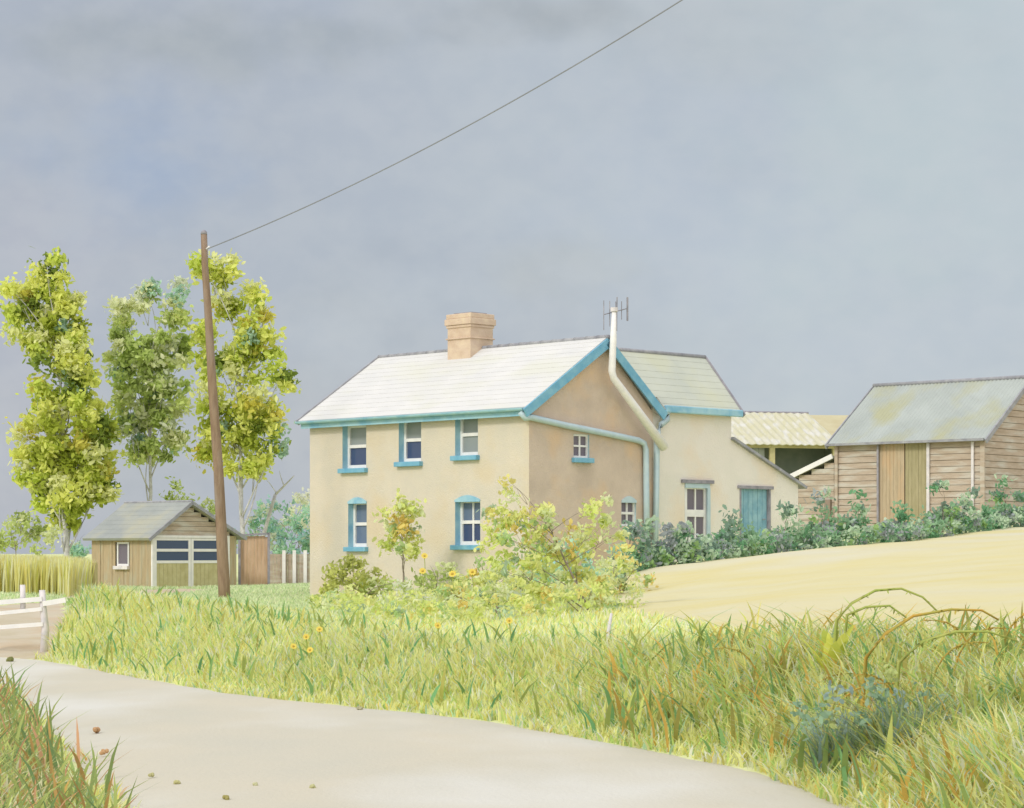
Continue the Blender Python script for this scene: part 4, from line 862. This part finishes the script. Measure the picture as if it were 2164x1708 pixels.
# broad-leaved plants
def dock(label, u, y, n, hh, pal, wid=.05, spread=.6):
    b = on(u, y); t = empty('broadleaf_plant', b, label, 'plant', 'broad leaved plants in the verge')
    mb = MB(); mb.tube([b-Vector((0, 0, .05)), b+Vector((.02, 0, hh*.5)), b+Vector((.05, .02, hh*.85))], [.016, .012, .006], 6); mb.build('stem', M['stem'], t)
    V = []; 
    for k in range(n):
        th = 2*math.pi*k/n+random.uniform(-.3, .3); e = Vector((math.cos(th), math.sin(th), 0)); s = Vector((-e.y, e.x, 0)); h_ = hh*random.uniform(.6, 1.05); sp = spread*h_*random.uniform(.4, 1.1); w_ = wid*random.uniform(.7, 1.3); r = []
        st = b+Vector((0, 0, hh*random.uniform(0, .25)))
        for tt, ww in ((0, .25), (.3, .8), (.6, 1), (.85, .6), (1, .05)):
            c = st+e*sp*tt*tt**.3+Vector((0, 0, h_*(tt-.3*tt*tt))); r += [c-s*w_*ww, c+s*w_*ww]
        V.append(r)
    V = np.array([[tuple(p) for p in r] for r in V]); C = np.minimum(np.array(pal)*1.5, .8)[rng.integers(0, len(pal), n)]
    np_mesh('leaves', V, [(0, 1, 3, 2), (2, 3, 5, 4), (4, 5, 7, 6), (6, 7, 9, 8)], M['leaf'], t, C, True)
dock('lime broad leaved plant standing tallest against the golden field', 1760, 22, 16, .75, [srgb(176, 180, 84), srgb(160, 168, 80), srgb(196, 196, 96)], .05, .45)
for u, y, n, hh, sp, lb in ((1775, 19.0, 260, .62, .2, 'loose blue green grass clump left of the thistle'), (1890, 18.5, 300, .72, .24, 'taller loose grey green grass clump right of the thistle')):
    b = on(u, y); rr = sp*np.sqrt(rng.random(n)); th = rng.random(n)*6.283; x = b.x+rr*np.cos(th); y_ = b.y+rr*np.sin(th)
    o = blades('grass_clump', np.c_[x, y_, GZ(x, y_)-.02], hh*(.55+.6*rng.random(n)), .014+.016*rng.random(n), .25+.7*rng.random(n), [srgb(140, 160, 132), srgb(156, 170, 120), srgb(128, 150, 142), srgb(168, 172, 110), srgb(120, 148, 104)], lb, 'grass clump', [3, 2.4, 2, 1.6, 1.4], kind=None, gk=(1.35, 1.3, 1.4))
    o['group'] = 'loose grass clumps at the lower right'
bush('thistle_bush', 'loose grey green bushy thistle at the near right among tall grass', 1850, 18.8, [(1790, 1490, 60, 44), (1850, 1455, 60, 44), (1920, 1490, 60, 44), (1850, 1530, 90, 40), (1730, 1515, 50, 36)], 'thistle', .03, .12, .7, 20, cat='thistle', tr=.012)
dock('dark green tuft at the bank foot beside the road', 1650, 20.4, 14, .28, [srgb(104, 158, 106), srgb(88, 146, 98)], .028, 1.0)
bush('leafy_clump', 'dark green leafy clump at the left end of the bank beside the gate', 175, 43.5, [(160, 1300, 24, 40), (186, 1312, 26, 36), (150, 1340, 18, 26)], 'clump', .04, .14, .9, 24, cat='clump', tr=.02)
# pale stake
b = on(1280, 29.5); st = empty('wooden_stake', b, 'pale leaning stake standing in the bank grass below the shrub', 'stake')
mb = MB(); mb.tube([b-Vector((0, 0, .1)), P(1284, 1345, 29.5), P(1292, 1296, 29.5)], [.03, .026, .018], 7); mb.build('shaft', M['offwhite'], st, True)
# fallen leaves and clods on the road
for u, v, s, c, lb in ((205, 1547, 11, (186, 148, 110), 'rust clod on the road, upper of the brown pair'), (221, 1592, 10, (190, 152, 112), 'rust clod on the road, lower of the brown pair'), (320, 1640, 8, (178, 174, 126), 'small olive clod on the road right of the rust pair'), (374, 1655, 9, (184, 180, 130), 'olive clod lying mid road near the bottom'), (476, 1690, 10, (160, 152, 96), 'dark olive clod on the road nearest the bottom edge'), (20, 1398, 11, (130, 132, 84), 'dark green clump at the road edge below the gate'), (660, 1665, 9, (190, 188, 142), 'faint olive clod alone in the middle of the road'), (760, 1500, 8, (176, 172, 140), 'small grey clod under the bank edge'), (540, 1660, 7, (192, 190, 150), 'tiny pale clod between the olive ones')):
    y = EYE*FX/(v-HZ); x = (u-CX)*y/FX; r = s*y/FX; mb = MB()
    z0 = .016; a = random.random()*6
    for k in range(6):
        q = Vector((x+random.uniform(-.5, .5)*r, y+random.uniform(-1, 1)*r, random.uniform(.1, .5)*r)); e = Vector((random.uniform(-1, 1), random.uniform(-1, 1), random.uniform(.2, 1))).normalized()
        mb.tube([q-e*r*.5, q-e*r*.3, q+e*r*.25, q+e*r*.5], [r*.1, r*.42, r*.45, r*.08], 7)
    tag(mb.build('road_clod', mottled('dry_clod', srgb(*c), srgb(*[max(0, q-14) for q in c]), 8)), lb, 'clod', 'clods lying on the road')

# ------------------------------------------------------------------ light, sky, camera
SUN = Vector((-.52, -.62, .58)).normalized()
sun = bpy.data.lights.new('sun', 'SUN'); sun.energy = 1.5; sun.angle = R(11); sun.color = (1, .96, .88)
so = bpy.data.objects.new('sun', sun); col.objects.link(so); so.rotation_euler = SUN.to_track_quat('Z', 'Y').to_euler(); so.location = (-30, -20, 40)
wd = bpy.data.worlds.new('World'); scn.world = wd; wd.use_nodes = True; nt = wd.node_tree; N, L = nt.nodes, nt.links
bg = N['Background']; bg.inputs['Strength'].default_value = .1
sk = N.new('ShaderNodeTexSky'); sk.sky_type = 'NISHITA'; sk.sun_disc = False; sk.sun_elevation = math.asin(SUN.z); sk.sun_rotation = math.atan2(SUN.x, SUN.y)
tc = N.new('ShaderNodeTexCoord'); sp = N.new('ShaderNodeSeparateXYZ'); L.new(tc.outputs['Generated'], sp.inputs[0])
def noise(scale, loc, stretch, detail=5):
    mp = N.new('ShaderNodeMapping'); mp.inputs['Location'].default_value = loc; mp.inputs['Scale'].default_value = stretch; L.new(tc.outputs['Generated'], mp.inputs[0])
    n = N.new('ShaderNodeTexNoise'); n.inputs['Scale'].default_value = scale; n.inputs['Detail'].default_value = detail; n.inputs['Roughness'].default_value = .5; L.new(mp.outputs[0], n.inputs[0]); return n.outputs['Fac']
def mrange(src, a, b, c=0, d=1):
    m = N.new('ShaderNodeMapRange'); m.interpolation_type = 'SMOOTHSTEP'; L.new(src, m.inputs[0])
    for i, q in enumerate((a, b, c, d)): m.inputs[1+i].default_value = q
    return m.outputs[0]
def mix(f, a, b, typ='MIX'):
    m = N.new('ShaderNodeMixRGB'); m.blend_type = typ
    for i, q in enumerate((f, a, b)):
        if isinstance(q, tuple): m.inputs[i].default_value = (*q, 1)
        elif isinstance(q, (int, float)): m.inputs[i].default_value = q if i == 0 else (q, q, q, 1)
        else: L.new(q, m.inputs[i])
    return m.outputs[0]
K = 10.0
S_ = lambda r, g, b: tuple(c*K for c in srgb(r, g, b))
base = mix(mrange(sp.outputs['X'], -.16, .2), S_(178, 185, 196), S_(197, 206, 211))
base = mix(mrange(noise(7, (3, 1, 0), (1, 1, 1.6)), .42, .62, 0, .45), base, S_(172, 181, 196))       # blue grey washes
def patch(u, v, ru, rv, c, amt):
    d = Vector(((u-CX)/FX, 1, -(v-HZ)/FX)).normalized()
    a = N.new('ShaderNodeVectorMath'); a.operation = 'SUBTRACT'; L.new(tc.outputs['Generated'], a.inputs[0]); a.inputs[1].default_value = d
    m = N.new('ShaderNodeVectorMath'); m.operation = 'MULTIPLY'; L.new(a.outputs[0], m.inputs[0]); m.inputs[1].default_value = (FX/ru, FX/ru, FX/rv)
    l = N.new('ShaderNodeVectorMath'); l.operation = 'LENGTH'; L.new(m.outputs[0], l.inputs[0])
    w = N.new('ShaderNodeMath'); w.operation = 'MULTIPLY_ADD'; L.new(noise(34, (u*.01, 1, v*.01), (1, 1, 1.5), 4), w.inputs[0]); w.inputs[1].default_value = 1.6; L.new(l.outputs['Value'], w.inputs[2])
    return mix(mrange(w.outputs[0], 2.0, .75, 0, amt), base, S_(*c))
for q in ((290, 350, 260, 190, (163, 178, 202), .75), (420, 90, 520, 90, (166, 173, 177), .7), (1130, 30, 300, 60, (166, 172, 176), .7), (1180, 700, 420, 160, (178, 184, 194), .6), (1180, 570, 200, 90, (186, 190, 190), .6), (1500, 450, 420, 300, (186, 195, 207), .7), (1900, 250, 420, 500, (190, 202, 206), .7), (1900, 720, 420, 140, (192, 200, 209), .8), (120, 500, 260, 160, (186, 189, 198), .6), (620, 900, 300, 260, (182, 187, 197), .7), (60, 800, 200, 400, (184, 186, 198), .7), (1650, 90, 380, 120, (182, 190, 196), .5), (760, 260, 260, 120, (183, 190, 200), .6), (900, 560, 220, 90, (172, 180, 192), .5)):
    base = patch(*q)
base = mix(mrange(noise(5, (8, 4, 2), (1, 1, 2.2)), .5, .72, 0, .3), base, S_(182, 186, 186))    # warm grey banks
base = mix(mrange(noise(9, (1, 9, 5), (1, 1, 1.3)), .55, .75, 0, .3), base, S_(200, 208, 216))
base = mix(mrange(noise(60, (2, 5, 1), (1, 1, 1.4), 8), .3, .7, 0, .16), base, S_(214, 216, 216))
back = mrange(sp.outputs['Y'], .55, -.5); up = mrange(sp.outputs['Z'], .3, .85)  # sky gain added behind the camera and overhead, out of view, to lift shaded walls
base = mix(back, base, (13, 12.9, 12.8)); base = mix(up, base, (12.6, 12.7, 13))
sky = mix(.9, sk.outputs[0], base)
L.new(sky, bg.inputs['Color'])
cam = bpy.data.cameras.new('camera'); co = bpy.data.objects.new('camera', cam); col.objects.link(co); scn.camera = co
co.location = (0, 0, EYE); co.rotation_euler = (R(90), 0, 0)
cam.sensor_width = 36; cam.lens = 36*FX/2164; cam.shift_y = (HZ-854)/2164; cam.clip_end = 9000; cam.clip_start = .1
scn.view_settings.view_transform = 'Standard'; scn.view_settings.look = 'None'; scn.view_settings.exposure = 0; scn.view_settings.gamma = 1
